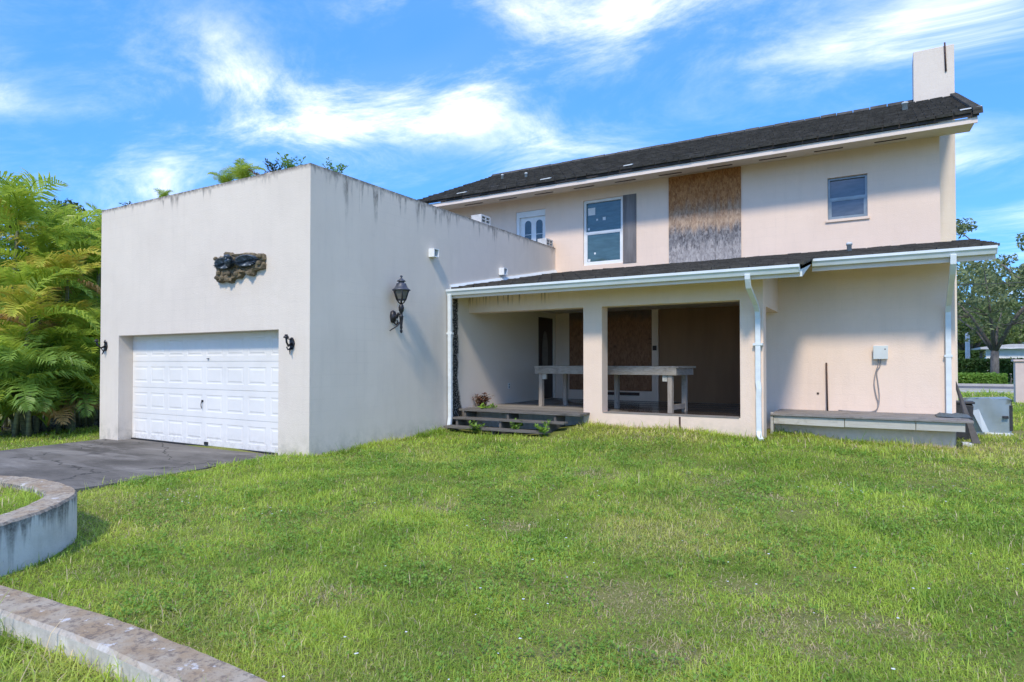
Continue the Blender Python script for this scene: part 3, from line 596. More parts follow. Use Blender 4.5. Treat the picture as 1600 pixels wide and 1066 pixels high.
# --- lower roof over porch and right-hand wing (one plane)
LR0, LRS = (10.9, 3.15), .186
lz = lambda y: LR0[1] + LRS * (y - LR0[0])
PRX1, LRX1, LGY = -1.12, 1.52, 12.4
lroof = P(slab(GX1 + .003, PRX1, 10.93, lz(10.93), WY - .002, lz(WY), .07), 'porch_roof', 'roof_felt')
P(slab(PRX1 + .002, LRX1, LGY + .03, lz(LGY + .03), WY - .002, lz(WY), .07), 'wing_roof', 'roof_felt', lroof)
P(slab(WX1 + .002, LRX1, WY, lz(WY), 17.2, lz(17.2), .07), 'wing_roof', 'roof_felt', lroof)
tiles(GX1 + .10, PRX1 + .04, 10.90, lz(10.90), WY - .02, lz(WY - .02), .30, .30, 'tiles', lroof, seed=8, th=.05)
tiles(PRX1 + .05, LRX1 + .04, LGY, lz(LGY), WY - .02, lz(WY - .02), .30, .30, 'tiles', lroof, seed=9, th=.05)
P(MB().hexa([(GX1 + .004, 10.95, lz(10.95) + .0), (GX1 + .10, 10.95, lz(10.95)), (GX1 + .10, WY - .02, lz(WY) + 0), (GX1 + .004, WY - .02, lz(WY)), (GX1 + .004, 10.95, lz(10.95) + .10), (GX1 + .03, 10.95, lz(10.95) + .10), (GX1 + .03, WY - .02, lz(WY) + .12), (GX1 + .004, WY - .02, lz(WY) + .12)]), 'wall_flashing', 'gutter_white', lroof)
P(MB().prism([(LGY - .02, lz(LGY) - .075), (10.93, lz(10.93) - .19), (10.93, lz(10.93) - .02), (LGY - .02, lz(LGY) - .02)], PRX1 - .03, PRX1 + .0, 'X'), 'barge_board', 'gutter_white', lroof)
P(MB().prism([(10.93, lz(10.93) - .19), (10.96, lz(10.93) - .19), (10.96, lz(10.96) - .072), (10.93, lz(10.93) - .072)], GX1 + .01, PRX1 - .035, 'X'), 'fascia_board', 'fascia_paint', lroof)
P(MB().prism([(LGY + .03, lz(LGY) - .20), (LGY + .06, lz(LGY) - .20), (LGY + .06, lz(LGY + .06) - .072), (LGY + .03, lz(LGY + .03) - .072)], PRX1 + .01, LRX1 - .01, 'X'), 'fascia_board', 'fascia_paint', lroof)
P(slab(GX1 + .01, PRX1 - .035, 10.965, lz(10.965) - .085, PY0 - .004, lz(PY0) - .085, .02), 'soffit', 'soffit_paint', lroof)
P(slab(PRX1 + .01, LRX1 - .02, LGY + .065, lz(LGY + .065) - .085, LY - .004, lz(LY) - .085, .02), 'soffit', 'soffit_paint', lroof)
X = onY(1327, 392, 14.6).x; P(MB().lathe([(.045, 0), (.045, .16), (.058, .16), (.058, .21), (.03, .22)], (X, 14.6, lz(14.6)), 10), 'vent_pipe', 'gutter_grime', lroof)
# gutters: K profile along X with an open top
def gutter(xa, xb, yb, zt, h=.125, d=.12):
    prof = [(yb, zt), (yb, zt - h), (yb - d * .55, zt - h), (yb - d * .78, zt - h * .55), (yb - d, zt - h * .35), (yb - d, zt), (yb - d + .018, zt), (yb - d + .018, zt - .022), (yb - d * .72, zt - h * .5), (yb - d * .5, zt - h + .008), (yb - .008, zt - h + .008), (yb - .008, zt)]
    g = P(MB().prism(prof, xa, xb, 'X'), 'gutter', 'gutter_white')
    for x in (xa, xb - .004): P(MB().prism([(yb - .001, zt + .001), (yb - .001, zt - h - .001), (yb - d * .55, zt - h - .001), (yb - d - .001, zt - h * .35), (yb - d - .001, zt + .001)], x - .003, x + .007, 'X'), 'end_cap', 'gutter_white', g)
    return g
gutter(GX1 + .01, PRX1 - .03, 10.925, lz(10.9) + .0); gutter(PRX1 + .02, LRX1, LGY + .02, lz(LGY) + .005)
def spout(path, name='downspout', w=.045, foot=True):
    mb = MB(); mb.tube(path, w, 4, smooth=False, flat=1.0); return mb
def rect_pipe(path, wx, wy):
    """rectangular pipe following a path in a plane X = const or along Z"""
    mb = MB(); n = len(path); base = 0
    for i, p in enumerate(path):
        p = Vector(p); d = (Vector(path[min(i + 1, n - 1)]) - Vector(path[max(i - 1, 0)])).normalized(); a = Vector((1, 0, 0)); b = d.cross(a)
        if b.length < .3: b = Vector((0, 1, 0))
        b.normalize()
        for sx, sy in ((-1, -1), (1, -1), (1, 1), (-1, 1)): mb.v.append(tuple(p + a * sx * wx / 2 + b * sy * wy / 2))
    for i in range(n - 1):
        for k in range(4): j = (k + 1) % 4; mb.face((i * 4 + k, i * 4 + j, i * 4 + 4 + j, i * 4 + 4 + k))
    mb.face((0, 1, 2, 3)); mb.face(((n - 1) * 4, (n - 1) * 4 + 1, (n - 1) * 4 + 2, (n - 1) * 4 + 3)); return mb
dx = GX1 + .07
o = P(rect_pipe([(dx, 10.86, 3.04), (dx, 10.87, 2.9), (dx, 10.89, .45), (dx, 10.85, .24)], .085, .065), 'downspout', 'gutter_white', bev=.008)
P(MB().box(GX1 - .002, GX1 + .13, 10.85, 10.93, 2.2, 2.24), 'strap', 'gutter_white', o)
dx = -1.93
o = P(rect_pipe([(dx, 10.86, 3.05), (dx, 10.87, 2.98), (dx + .0, 10.95, 2.85), (dx + .02, 11.45, 2.62), (dx + .03, 11.60, 2.50), (dx + .03, 11.63, 2.35), (dx + .03, 11.63, 1.28), (dx + .045, 11.62, 1.15), (dx + .035, 11.63, 1.0), (dx + .04, 11.63, .42), (dx + .05, 11.59, .33), (dx + .10, 11.47, .28)], .085, .065), 'downspout', 'gutter_white', bev=.008)
P(MB().box(dx - .05, dx + .11, 11.59, PY0 + .002, 1.9, 1.94), 'strap', 'gutter_white', o)
dx = .955
o = P(rect_pipe([(dx, 12.34, lz(LGY) - .09), (dx, 12.36, 3.2), (dx, 12.5, 3.06), (dx, 13.35, 2.62), (dx, 13.45, 2.5), (dx, 13.46, 2.35), (dx, 13.46, .70)], .085, .065), 'downspout', 'gutter_white', bev=.008)
P(MB().box(dx - .06, dx + .06, 13.42, LY + .002, 1.7, 1.74), 'strap', 'gutter_white', o)
# --- lower right wing
P(MB().box(-2.3, 1.06, LY, LY + .25, -.1, lz(LY) - .075), 'wing_wall', 'stucco_pink')
P(MB().prism([(LY + .25, -.1), (WY + 1.1, -.1), (WY + 1.1, lz(WY) + .08), (LY + .25, lz(LY + .25) - .075)], 1.022, 1.06, 'X'), 'wing_side_wall', 'stucco_pink')
P(MB().prism([(LY + .25, 0), (WY, 0), (WY, lz(WY) - .09), (LY + .25, lz(LY + .25) - .09)], -2.3, -2.1, 'X'), 'porch_end_wall', 'stucco_pink')
# --- porch front wall, beam return, ceiling, back wall
OA = (GX1, -5.22, -.1, 2.71); OB = (-4.82, -2.21, .62, 2.71)
P(holed(GX1 + .003, -1.82, -.1, lz(PY0) - .075, [(GX1 + .003, -5.22, -.1, 2.71), OB], PY0, PY1), 'porch_wall', 'stucco_porch', house, .006)
P(MB().box(-2.12, -1.82, PY1 + .001, LY - .002, 2.60, lz(PY1) - .075), 'beam_return', 'stucco_pink')
P(MB().box(GX1 + .003, -2.125, PY1 + .001, WY - .002, 2.98, 3.03), 'porch_ceiling', 'soffit_paint')
P(MB().box(GX1 + .003, -2.3, WY, WY + .2, -.1, 3.395), 'porch_back_wall', 'stucco_pink')
P(MB().box(-4.8, -2.23, PY0 - .012, PY1 + .02, .6205, .628), 'opening_sill', 'wood_grey_x')
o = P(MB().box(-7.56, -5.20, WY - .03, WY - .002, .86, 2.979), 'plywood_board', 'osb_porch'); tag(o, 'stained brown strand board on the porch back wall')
o = P(MB().box(-5.02, -2.31, WY - .03, WY - .002, FLOOR, 2.979), 'plywood_board', 'plywood_brown'); tag(o, 'smooth brown plywood sheet on the porch back wall')
P(MB().box(-5.195, -5.025, WY - .06, WY - .002, FLOOR, 2.979), 'door_post', 'stucco_pink')
P(MB().box(-6.5, -5.55, WY - .035, WY - .001, .74, .82), 'base_slot', 'dark_slot')
p = onY(1023, 544, WY - .06); P(MB().box(p.x - .05, p.x + .05, WY - .09, WY - .061, p.z - .06, p.z + .06), 'doorbell', 'dark_slot')
p = onY(1062, 660, PY0); P(MB().box(p.x - .015, p.x + .02, PY0 - .006, PY0 + .004, .33, .60), 'rust_strip', 'rust_rod')
p = onY(1278, 615, LY); P(MB().box(p.x - .02, p.x + .02, LY - .006, LY + .004, p.z - .02, p.z + .02), 'wall_hole', 'dark_slot')  # small hole in the wall, its dark drawn as a thin dark square
# dark side door with an oval light
sd = P(MB().box(GX1 - .12, GX1 - .06, SD[0] + .003, SD[1] - .003, SD[2] + .01, SD[3] - .003), 'side_door', 'door_dark')
yc, zc = (SD[0] + SD[1]) / 2, 1.85
P(MB().prism([(yc + .17 * math.cos(t), zc + .62 * math.sin(t)) for t in np.linspace(0, 2 * PI, 21)[:-1]], GX1 - .061, GX1 - .05, 'X'), 'pane', 'glass_frost', sd)
P(MB().lathe([(.035, 0), (.035, .04)], (GX1 - .03, SD[0] + .1, 1.55), 10), 'door_knob', 'rust_rod', sd)
p = onX(795, 603, GX1)
o = P(MB().box(GX1 + .001, GX1 + .012, p.y - .045, p.y + .045, p.z - .07, p.z + .07), 'wall_outlet', 'vinyl_white')
for dz in (-.03, .03): P(MB().box(GX1 + .0125, GX1 + .016, p.y - .022, p.y + .022, p.z + dz - .018, p.z + dz + .018), 'socket', 'black_plastic', o)
# porch floor boards (along X) on a base
P(MB().box(GX1 + .01, -2.31, PY1 + .002, WY - .002, -.05, .56), 'porch_base', 'block_concrete')
pw = .19; y = 11.70; k = 0
while y < WY - .05:
    x1 = -5.225 if y < PY1 else -2.31
    y2 = min(y + pw - .007, WY - .032)
    if not (y < PY1 < y2): 
        o = P(MB().box(GX1 + .012, x1, y, y2, .565, FLOOR + random.uniform(-.004, .003)), 'floor_board', 'porch_boards')
    else:
        o = P(MB().box(GX1 + .012, -5.225, y, y2, .565, FLOOR), 'floor_board', 'porch_boards'); P(MB().box(-5.22, -2.31, PY1 + .003, y2, .565, FLOOR), 'floor_board', 'porch_boards')
    y += pw
# ------------------------------------------------------------------ timber steps
st = thing('timber_steps', 'weathered grey timber steps with weeds between the treads at the porch entrance', 'steps', (-6.6, 11.3, .2))
def board(x0, x1, y0, y1, z0, z1, name, mat, parent, tilt=0.0, bev=.004):
    mb = MB().hexa([(x0, y0, z0), (x1, y0, z0 + tilt), (x1, y1, z0 + tilt), (x0, y1, z0), (x0, y0, z1), (x1, y0, z1 + tilt), (x1, y1, z1 + tilt), (x0, y1, z1)])
    return mb.build(name, mat, parent, bev)
for i, (x0_, x1_, y0_, z_) in enumerate(((-7.93, -5.08, 11.20, .61), (-7.91, -5.28, 10.90, .455), (-7.88, -5.52, 10.58, .30))):
    for k in range(2):
        board(x0_, x1_ - .04 * k, y0_ + k * .145, y0_ + k * .145 + .138, z_ - .042, z_ + random.uniform(-.004, .002), 'tread', 'wood_step', st, random.uniform(-.012, .012))
    if i == 0: board(x0_, x1_, y0_ + .29, PY0 + .01, z_ - .042, z_, 'tread', 'wood_step', st)
for xx in (-7.82, -6.75, -5.66):
    MB().prism([(10.64, .0), (11.66, .0), (11.66, .56), (11.24, .56), (11.24, .41), (10.94, .41), (10.94, .255), (10.64, .255)], xx, xx + .05, 'X').build('stringer', 'wood_step', st)

# ------------------------------------------------------------------ timber deck by the wing wall
dk = thing('timber_deck', 'low weathered deck of grey boards along the wall below the utility box', 'deck', (-.3, 12.9, .2))
ys_ = [12.33, 12.56, 12.79, 13.02, 13.25]
for i, y0 in enumerate(ys_):
    board(-1.80, (1.2, 1.17, 1.19, 1.1, 1.14)[i], y0, y0 + .222 if i < 4 else LY - .004, .645, .685 + random.uniform(-.004, .004), 'deck_board', 'wood_grey_x', dk, random.uniform(-.01, .01))
board(-1.76, -.62, 12.375, 12.415, .495, .640, 'fascia_board', 'wood_paint_x', dk, -.012); board(-.61, .42, 12.375, 12.415, .487, .634, 'fascia_board', 'wood_paint_x', dk, .004); board(.43, 1.09, 12.375, 12.415, .49, .640, 'fascia_board', 'wood_paint_x', dk, .003)
MB().box(-1.78, .98, 12.62, 12.80, -.05, .64).build('footing_wall', 'stucco_pink', dk)
for xx in (-1.7, -.6, .5, 1.0): MB().box(xx, xx + .05, 12.416, LY - .01, .50, .644).build('joist', 'wood_grey_y', dk)
MB().box(-1.81, -1.765, 12.36, 12.42, .2, .70).build('end_post', 'wood_paint_x', dk)

# ------------------------------------------------------------------ long timber table on the porch
TZ = .92; td = .84; tx0, tx1 = -3.25, .10
tb = thing('timber_table', 'long narrow weathered timber table standing on the porch behind the column', 'table', (0, 0, 0))
for i in range(5): board(tx0 - .05, tx1 + .10, i * .17, i * .17 + .164, TZ - .035, TZ + random.uniform(-.003, .003), 'table_board', 'wood_pale_x', tb)
board(tx0 - .03, tx1 + .05, .0, .04, TZ - .175, TZ - .037, 'apron', 'wood_pale_x', tb); board(tx0 - .03, tx1 + .05, td - .05, td - .01, TZ - .175, TZ - .037, 'apron', 'wood_pale_x', tb)
MB().box(tx1 + .012, tx1 + .05, .042, td - .052, TZ - .175, TZ - .037).build('apron', 'wood_grey_y', tb, .004)
for lx, ly in ((-.05, .042), (-3.2, .042), (-.05, td - .142), (-1.62, td - .142), (-2.98, td - .142)):
    MB().box(lx, lx + .092, ly, ly + .09, -.004, TZ - .037).build('leg', 'wood_pale_z', tb, .005)
for lx in (-3.10, -.16): MB().box(lx, lx + .10, .045, .10, TZ - .30, TZ - .178).build('bracket', 'wood_paint_x', tb, .003)
MB().box(-.03, .03, .135, td - .145, .06, .16).build('stretcher', 'wood_grey_y', tb, .004)
tb.location = (-3.65, 12.24, FLOOR); tb.rotation_euler = (0, 0, R(-8.5))

# ------------------------------------------------------------------ big wall lantern
LO = .22; lp = onX(627, 480, GX1 + LO); ly_, lx_ = lp.y, GX1 + LO
zt = onX(627, 431, GX1 + LO).z; zb = onX(629, 521, GX1 + LO).z; HL = zt - zb
ln = thing('wall_lantern', 'tall black carriage lantern with glass panes mounted on the shaded garage side wall', 'wall lamp', (GX1, ly_, zb))
s_ = HL / 1.0
RS = .72
def L_(prof): return [(r * s_ * RS, z * s_) for r, z in prof]
MB().lathe(L_([(.012, 0), (.03, .02), (.036, .045), (.016, .07), (.03, .085), (.034, .10), (.03, .14), (.05, .28), (.056, .29), (.04, .31), (.03, .33), (.036, .36), (.062, .39), (.066, .45), (.05, .49), (.025, .51), (.02, .55)]), (lx_, ly_, zb), 12).build('stem', 'iron_black', ln)
cage = MB()
for k in range(6):
    a = 2 * PI * k / 6 + .3; ca, sa = math.cos(a), math.sin(a)
    cage.tube([(lx_ + ca * .115 * RS * s_, ly_ + sa * .115 * RS * s_, zb + .575 * s_), (lx_ + ca * .195 * RS * s_, ly_ + sa * .195 * RS * s_, zb + .745 * s_)], .011 * s_, 5)
    cage.tube([(lx_ + ca * .02 * RS * s_, ly_ + sa * .02 * RS * s_, zb + .51 * s_), (lx_ + ca * .07 * RS * s_, ly_ + sa * .07 * RS * s_, zb + .535 * s_), (lx_ + ca * .115 * RS * s_, ly_ + sa * .115 * RS * s_, zb + .58 * s_)], .009 * s_, 5)
cage.lathe(L_([(.118, .570), (.124, .575), (.124, .585), (.118, .59)]), (lx_, ly_, zb), 6, False, .3); cage.build('cage', 'iron_black', ln, fix=False)
for k in range(6):
    a, b = 2 * PI * k / 6 + .3, 2 * PI * (k + 1) / 6 + .3
    q = [(lx_ + math.cos(t) * r * RS * s_, ly_ + math.sin(t) * r * RS * s_, zb + z * s_) for t, r, z in ((a, .110, .585), (b, .110, .585), (b, .188, .745), (a, .188, .745))]
    i = [(lx_ + (v[0] - lx_) * .97, ly_ + (v[1] - ly_) * .97, v[2]) for v in q]; MB().hexa(i + q).build('pane', 'glass_frost', ln)
MB().lathe(L_([(.205, .735), (.222, .745), (.222, .757), (.185, .775), (.15, .80), (.125, .84), (.118, .865), (.075, .872), (.07, .895), (.105, .90), (.10, .912), (.05, .94), (.03, .955), (.014, .96), (.014, .965), (.034, .985), (.03, 1.0), (.008, 1.01)]), (lx_, ly_, zb), 12, True, .3).build('cap', 'iron_patina', ln)
mb = MB(); pz = zb + .295 * s_
mb.lathe([(.005, -.12), (.055, -.09), (.07, 0), (.055, .09), (.005, .12)], (GX1 + .02, ly_, pz), 10); mb.build('wall_plate', 'iron_black', ln)
mb = MB(); mb.tube([(GX1 + .0, ly_, pz + .02), (GX1 + .12, ly_, pz - .01), (GX1 + .15, ly_, pz + .05), (lx_, ly_, zb + .33 * s_)], [.045, .032, .028, .03], 8)
mb.tube([(GX1 + .03, ly_, pz - .10), (GX1 + .10, ly_, pz - .16), (GX1 + .14, ly_, pz - .12), (GX1 + .12, ly_, pz - .07)], .016, 6)
mb.tube([(lx_, ly_, zb + .22 * s_), (lx_ - .05, ly_ - .05, zb + .13 * s_), (lx_ - .09, ly_ - .10, zb + .09 * s_), (lx_ - .14, ly_ - .16, zb + .04 * s_)], [.02, .016, .013, .010], 6); mb.build('bracket', 'iron_black', ln, fix=False)

# ------------------------------------------------------------------ broken sconces either side of the garage door
def sconce(px, py, label, flip=1):
    c = onY(px, py, GY0); t = thing('wall_sconce', label, 'wall lamp', (c.x, GY0, c.z), 'broken sconces beside the garage door')
    MB().prism([(c.x + .065 * math.cos(a) * (1 + .2 * math.cos(3 * a)), c.z + .13 * math.sin(a)) for a in np.linspace(0, 2 * PI, 15)[:-1]], GY0 - .03, GY0 + .002, 'Y').build('wall_plate', 'iron_black', t, .006)
    mb = MB()
    mb.tube([(c.x, GY0 - .02, c.z), (c.x + .02 * flip, GY0 - .12, c.z - .05), (c.x + .05 * flip, GY0 - .19, c.z + .02), (c.x + .06 * flip, GY0 - .21, c.z + .12)], [.03, .024, .02, .022], 7)
    mb.tube([(c.x, GY0 - .02, c.z - .08), (c.x - .03 * flip, GY0 - .09, c.z - .13), (c.x - .02 * flip, GY0 - .13, c.z - .07)], .014, 6)
    mb.tube([(c.x + .01, GY0 - .02, c.z + .08), (c.x - .06 * flip, GY0 - .08, c.z + .10), (c.x - .07 * flip, GY0 - .06, c.z + .16)], .016, 6); mb.build('arm', 'iron_black', t, fix=False)
    MB().lathe([(.02, 0), (.055, .01), (.06, .03), (.035, .045), (.03, .08)], (c.x + .06 * flip, GY0 - .21, c.z + .10), 9).build('lamp_holder', 'iron_black', t)
    t.scale = (.8, .8, .8)
    MB().tube([(c.x - .02 * flip, GY0 - .05, c.z - .1), (c.x + .03 * flip, GY0 - .09, c.z - .22)], [.022, .008], 6).build('finial', 'iron_black', t)
sconce(457, 537, 'broken black sconce between the garage door and the corner by the tall lantern', 1)
sconce(166, 541, 'broken black sconce between the garage door and the palm thicket', -1)

# ------------------------------------------------------------------ eagle relief above the garage door
def zpx(u, v): return (320 + u / 13.33, 380 + v / 13.33)
def eg(u, v): p = onY(*zpx(u, v), GY0); return (p.x, p.z)
ol = [(280, 345), (335, 325), (385, 275), (430, 295), (470, 265), (530, 215), (590, 195), (625, 235), (690, 245), (760, 230), (860, 205), (960, 195), (1060, 215), (1170, 235), (1225, 212), (1280, 245), (1290, 330), (1270, 380), (1285, 450), (1278, 540), (1190, 555), (1090, 595), (1080, 660), (1020, 690), (965, 655), (930, 625), (860, 645), (820, 700), (790, 735), (700, 735), (640, 765), (630, 830), (560, 845), (500, 810), (440, 800), (380, 835), (320, 815), (282, 790), (285, 680), (295, 560), (285, 450), (270, 425)]
c0 = eg(760, 480); er = thing('eagle_relief', 'bronze eagle with spread wings on a ragged rock plaque above the garage door', 'wall plaque', (c0[0], GY0, c0[1]))
pts = [eg(*q) for q in ol]; mb = MB(); n = len(pts); rr = random.Random(4)
cx, cz = sum(p[0] for p in pts) / n, sum(p[1] for p in pts) / n
rings = [(1.0, GY0 + .002), (1.0, GY0 - .05), (.93, GY0 - .085), (.78, GY0 - .095), (.58, GY0 - .07), (.36, GY0 - .05), (.15, GY0 - .045)]
for s, yv in rings:
    for p in pts:
        j = 0 if s == 1.0 and yv > GY0 else 1
        mb.v.append((cx + (p[0] - cx) * s + j * rr.uniform(-.012, .012), yv + j * rr.uniform(-.024, .018), cz + (p[1] - cz) * s + j * rr.uniform(-.012, .012)))
for a in range(len(rings) - 1):
    for k in range(n): j = (k + 1) % n; mb.face((a * n + k, a * n + j, (a + 1) * n + j, (a + 1) * n + k))
mb.face(range((len(rings) - 1) * n, len(rings) * n)); mb.face(list(range(n))[::-1]); mb.build('rock_slab', 'rock_relief', er)
def wing(u0, v0, ru, rv, tilt):
    """hollow spread wing: arched rim, sunk centre, feather ridges fanning along the lower edge"""
    mb = MB(); n, m = 40, 7
    for j in range(m):
        q = j / (m - 1)
        for k in range(n):
            t = 2 * PI * k / n; r = 1 - q * .92; fe = (.5 + .5 * math.cos(k * PI * 1.0)) * (1 if math.sin(t) > -.2 else .25)
            rr_ = r * (1 + (.07 * fe if q < .3 else 0)); a_, b_ = ru * rr_ * math.cos(t), rv * rr_ * math.sin(t)
            u, v = u0 + a_ * math.cos(tilt) - b_ * math.sin(tilt), v0 + a_ * math.sin(tilt) + b_ * math.cos(tilt)
            x, z = eg(u, v); up_ = max(0, -math.sin(t))
            dep = .135 + .045 * up_ - .055 * math.sin(q * PI / 2) ** .8 + .034 * fe * (1 - q * .6)
            if j == 0: dep -= .035
            mb.v.append((x, GY0 - dep, z))
    for j in range(m - 1):
        for k in range(n): i = (k + 1) % n; mb.face((j * n + k, j * n + i, (j + 1) * n + i, (j + 1) * n + k))
    mb.face(range((m - 1) * n, m * n))
    base = len(mb.v)
    for k in range(n): x, y, z = mb.v[k]; mb.v.append((x, GY0 - .06, z))
    for k in range(n): i = (k + 1) % n; mb.face((base + k, base + i, i, k))
    mb.build('wing', 'eagle_bronze', er)
wing(505, 440, 190, 112, R(-14)); wing(970, 385, 235, 115, R(-10))
b0, b1 = eg(690, 330), eg(640, 520); MB().tube([(b0[0], GY0 - .13, b0[1]), (b0[0] + .01, GY0 - .19, b0[1] - .03), ((b0[0] + b1[0]) / 2, GY0 - .17, (b0[1] + b1[1]) / 2), (b1[0], GY0 - .13, b1[1])], [.03, .05, .065, .03], 8).build('body', 'eagle_bronze', er)
h_ = eg(705, 345); MB().tube([(h_[0], GY0 - .17, h_[1]), (h_[0] + .01, GY0 - .22, h_[1] + .03), (h_[0] - .03, GY0 - .25, h_[1] + .03), (h_[0] - .06, GY0 - .25, h_[1] + .0)], [.035, .042, .026, .008], 8).build('head', 'eagle_bronze', er)
for q in ((340, 350), (400, 640), (470, 740), (580, 780), (600, 650), (360, 740), (1240, 290), (1230, 430), (1020, 640), (760, 650), (560, 250)):
    a = eg(*q); MB().lathe([(.005, -.04), (.04, -.02), (.045, .01), (.02, .04)], (a[0], GY0 - .105, a[1]), 6, False).build('rock_lump', 'rock_relief', er)

# ------------------------------------------------------------------ concrete blocks on the parapet
def cblock(pxa, label):
    p = onX(pxa, 350, GX1); t = thing('concrete_block', label, 'concrete block', (GX1 - .17, p.y, GZ), 'hollow blocks on the parapet')
    y0, y1 = p.y - .20, p.y + .20; z0, z1 = GZ - .003, GZ + .20
    us = [y0, y0 + .04, y0 + .18, y0 + .22, y1 - .04, y1]; ws = [z0, z0 + .035, z0 + .095, z0 + .115, z1 - .035, z1]
    m = grid_wall(us, ws, lambda i, j: not (i in (1, 3) and j in (1, 3)), GX1 - .02, GX1 - .30, 'X'); m.build('block_body', 'block_concrete', t)
    MB().box(GX1 - .298, GX1 - .285, y0 + .02, y1 - .02, z0 + .02, z1 - .02).build('core_dark_back', 'dark_slot', t)  # dark sheet closing the cores, stands in for the shade inside them
cblock(760.5, 'hollow concrete block on the parapet well in front of the upper door'); cblock(860, 'hollow concrete block at the parapet end against the pink upper wall')

# ------------------------------------------------------------------ utility box, cable, rod
a = onY(1365, 541, LY); b = onY(1387, 561, LY)
ub = thing('utility_box', 'small pale grey utility box with hanging cables on the pink wall', 'utility box', ((a.x + b.x) / 2, LY, b.z))
MB().box(a.x, b.x, LY - .09, LY + .002, b.z, a.z).build('box_body', 'box_plastic', ub, .012); MB().box(a.x - .006, b.x + .006, LY - .105, LY - .088, b.z - .004, a.z + .006).build('lid', 'box_plastic', ub, .006)
MB().box(b.x - .05, b.x - .03, LY - .108, LY - .1045, a.z - .07, a.z - .05).build('latch', 'dark_slot', ub)
def cpath(pp, off): return [(onY(x, y, LY - off).x, LY - off, onY(x, y, LY - off).z) for x, y in pp]
def smooth_path(p, n=6):
    p = [Vector(q) for q in p]; out = []
    for i in range(len(p) - 1):
        p0, p1, p2, p3 = p[max(i - 1, 0)], p[i], p[i + 1], p[min(i + 2, len(p) - 1)]
        for k in range(n):
            t = k / n; out.append(0.5 * ((2 * p1) + (-p0 + p2) * t + (2 * p0 - 5 * p1 + 4 * p2 - p3) * t * t + (-p0 + 3 * p1 - 3 * p2 + p3) * t ** 3))
    return out + [p[-1]]
MB().tube(smooth_path(cpath([(1372, 561), (1372, 570), (1368, 583), (1366, 600), (1369, 618), (1372, 628), (1371, 638), (1366, 644)], .03)), .009, 6).build('cable', 'cable_grey', ub)
MB().tube(smooth_path(cpath([(1376, 561), (1375, 572), (1370, 582), (1372, 600), (1374, 620), (1372, 636), (1364, 643), (1340, 643), (1310, 641)], .02)), .009, 6).build('cable', 'cable_grey', ub)
p0, p1 = onY(1291, 567, LY - .03), onY(1293, 640, LY - .10)
rod = MB().tube([(p1.x, LY - .10, .68), (p0.x, LY - .012, p0.z)], .016, 6); o = rod.build('iron_rod', 'rust_rod'); tag(o, 'thin rusty rod leaning upright against the pink wall above the deck', 'rod')
# ------------------------------------------------------------------ junk at the corner
JY = 15.6
a, b = onY(1506, 622, JY), onY(1579, 624, JY); c = onY(1545, 676, JY)
mt = thing('metal_cabinet', 'dented blue-grey sheet metal cabinet lying in the grass by the house corner', 'cabinet', ((a.x + b.x) / 2, JY, c.z))
x0, x1, z0, z1 = a.x, b.x, c.z - .03, a.z
mb = MB(); nx, nz = 8, 6; rr = random.Random(2)
gp = [[(x0 + (x1 - x0) * i / nx + .02 * math.sin(j * 1.3), JY + .010 * math.sin(i * 1.3 + j * .9) * (0 < i < nx), z0 + (z1 - z0) * j / nz + (.015 * math.sin(i * 2.1) if j == nz else 0)) for i in range(nx + 1)] for j in range(nz + 1)]
for j in range(nz):
    for i in range(nx): mb.quad(gp[j][i], gp[j][i + 1], gp[j + 1][i + 1], gp[j + 1][i], True)
mb.quad(gp[nz][0], gp[nz][nx], (x1, JY + .55, z1 + .02), (x0, JY + .55, z1 - .02)); mb.quad(gp[0][nx], (x1, JY + .55, z0), (x1, JY + .55, z1 + .02), gp[nz][nx]); mb.quad((x0, JY + .55, z0), gp[0][0], gp[nz][0], (x0, JY + .55, z1 - .02)); mb.quad((x0, JY + .55, z0), (x1, JY + .55, z0), (x1, JY + .55, z1 + .02), (x0, JY + .55, z1 - .02)); mb.quad((x0, JY + .55, z0), (x1, JY + .55, z0), gp[0][nx], gp[0][0])
mb.build('cabinet_body', 'sheet_metal', mt)
MB().box(x0 - .02, x1 + .03, JY - .05, JY + .06, z0 - .02, z0 + .03).build('bottom_flange', 'vinyl_white', mt, .006); MB().box(x1 - .02, x1 + .03, JY - .02, JY + .57, z0 + .08, z1 - .12).build('side_rail', 'black_plastic', mt, .006)
MB().box(x1 - .13, x1 - .04, JY - .075, JY + .0, (z0 + z1) / 2 - .03, (z0 + z1) / 2 + .02).build('handle', 'black_plastic', mt, .004)
p0, p1 = onY(1540, 675, JY - .12), onY(1524, 642, JY - .12)
o = MB().hexa([(p0.x - .06, JY - .22, p0.z), (p0.x + .05, JY - .22, p0.z), (p0.x + .05, JY - .18, p0.z), (p0.x - .06, JY - .18, p0.z), (p1.x - .06, JY - .09, p1.z), (p1.x + .06, JY - .09, p1.z + .03), (p1.x + .06, JY - .05, p1.z + .03), (p1.x - .06, JY - .05, p1.z)]).build('metal_strip', 'sheet_metal', None, .004); tag(o, 'bent grey metal strip propped on the cabinet front', 'metal strip')
a, b = onY(1497, 598, 13.75), onY(1527, 688, 13.3)
o = MB().hexa([(b.x - .08, 13.20, b.z - .05), (b.x + .04, 13.20, b.z - .05), (b.x + .04, 13.26, b.z - .05), (b.x - .08, 13.26, b.z - .05), (1.065, 13.9, a.z), (1.10, 13.9, a.z + .02), (1.10, 13.96, a.z + .02), (1.065, 13.96, a.z)]).build('leaning_board', 'black_plastic', None, .006); tag(o, 'black board leaning against the house corner at the deck end', 'board')
mb = MB(); us = np.linspace(.74, 1.22, 9); vs = np.linspace(12.75, 13.30, 7)
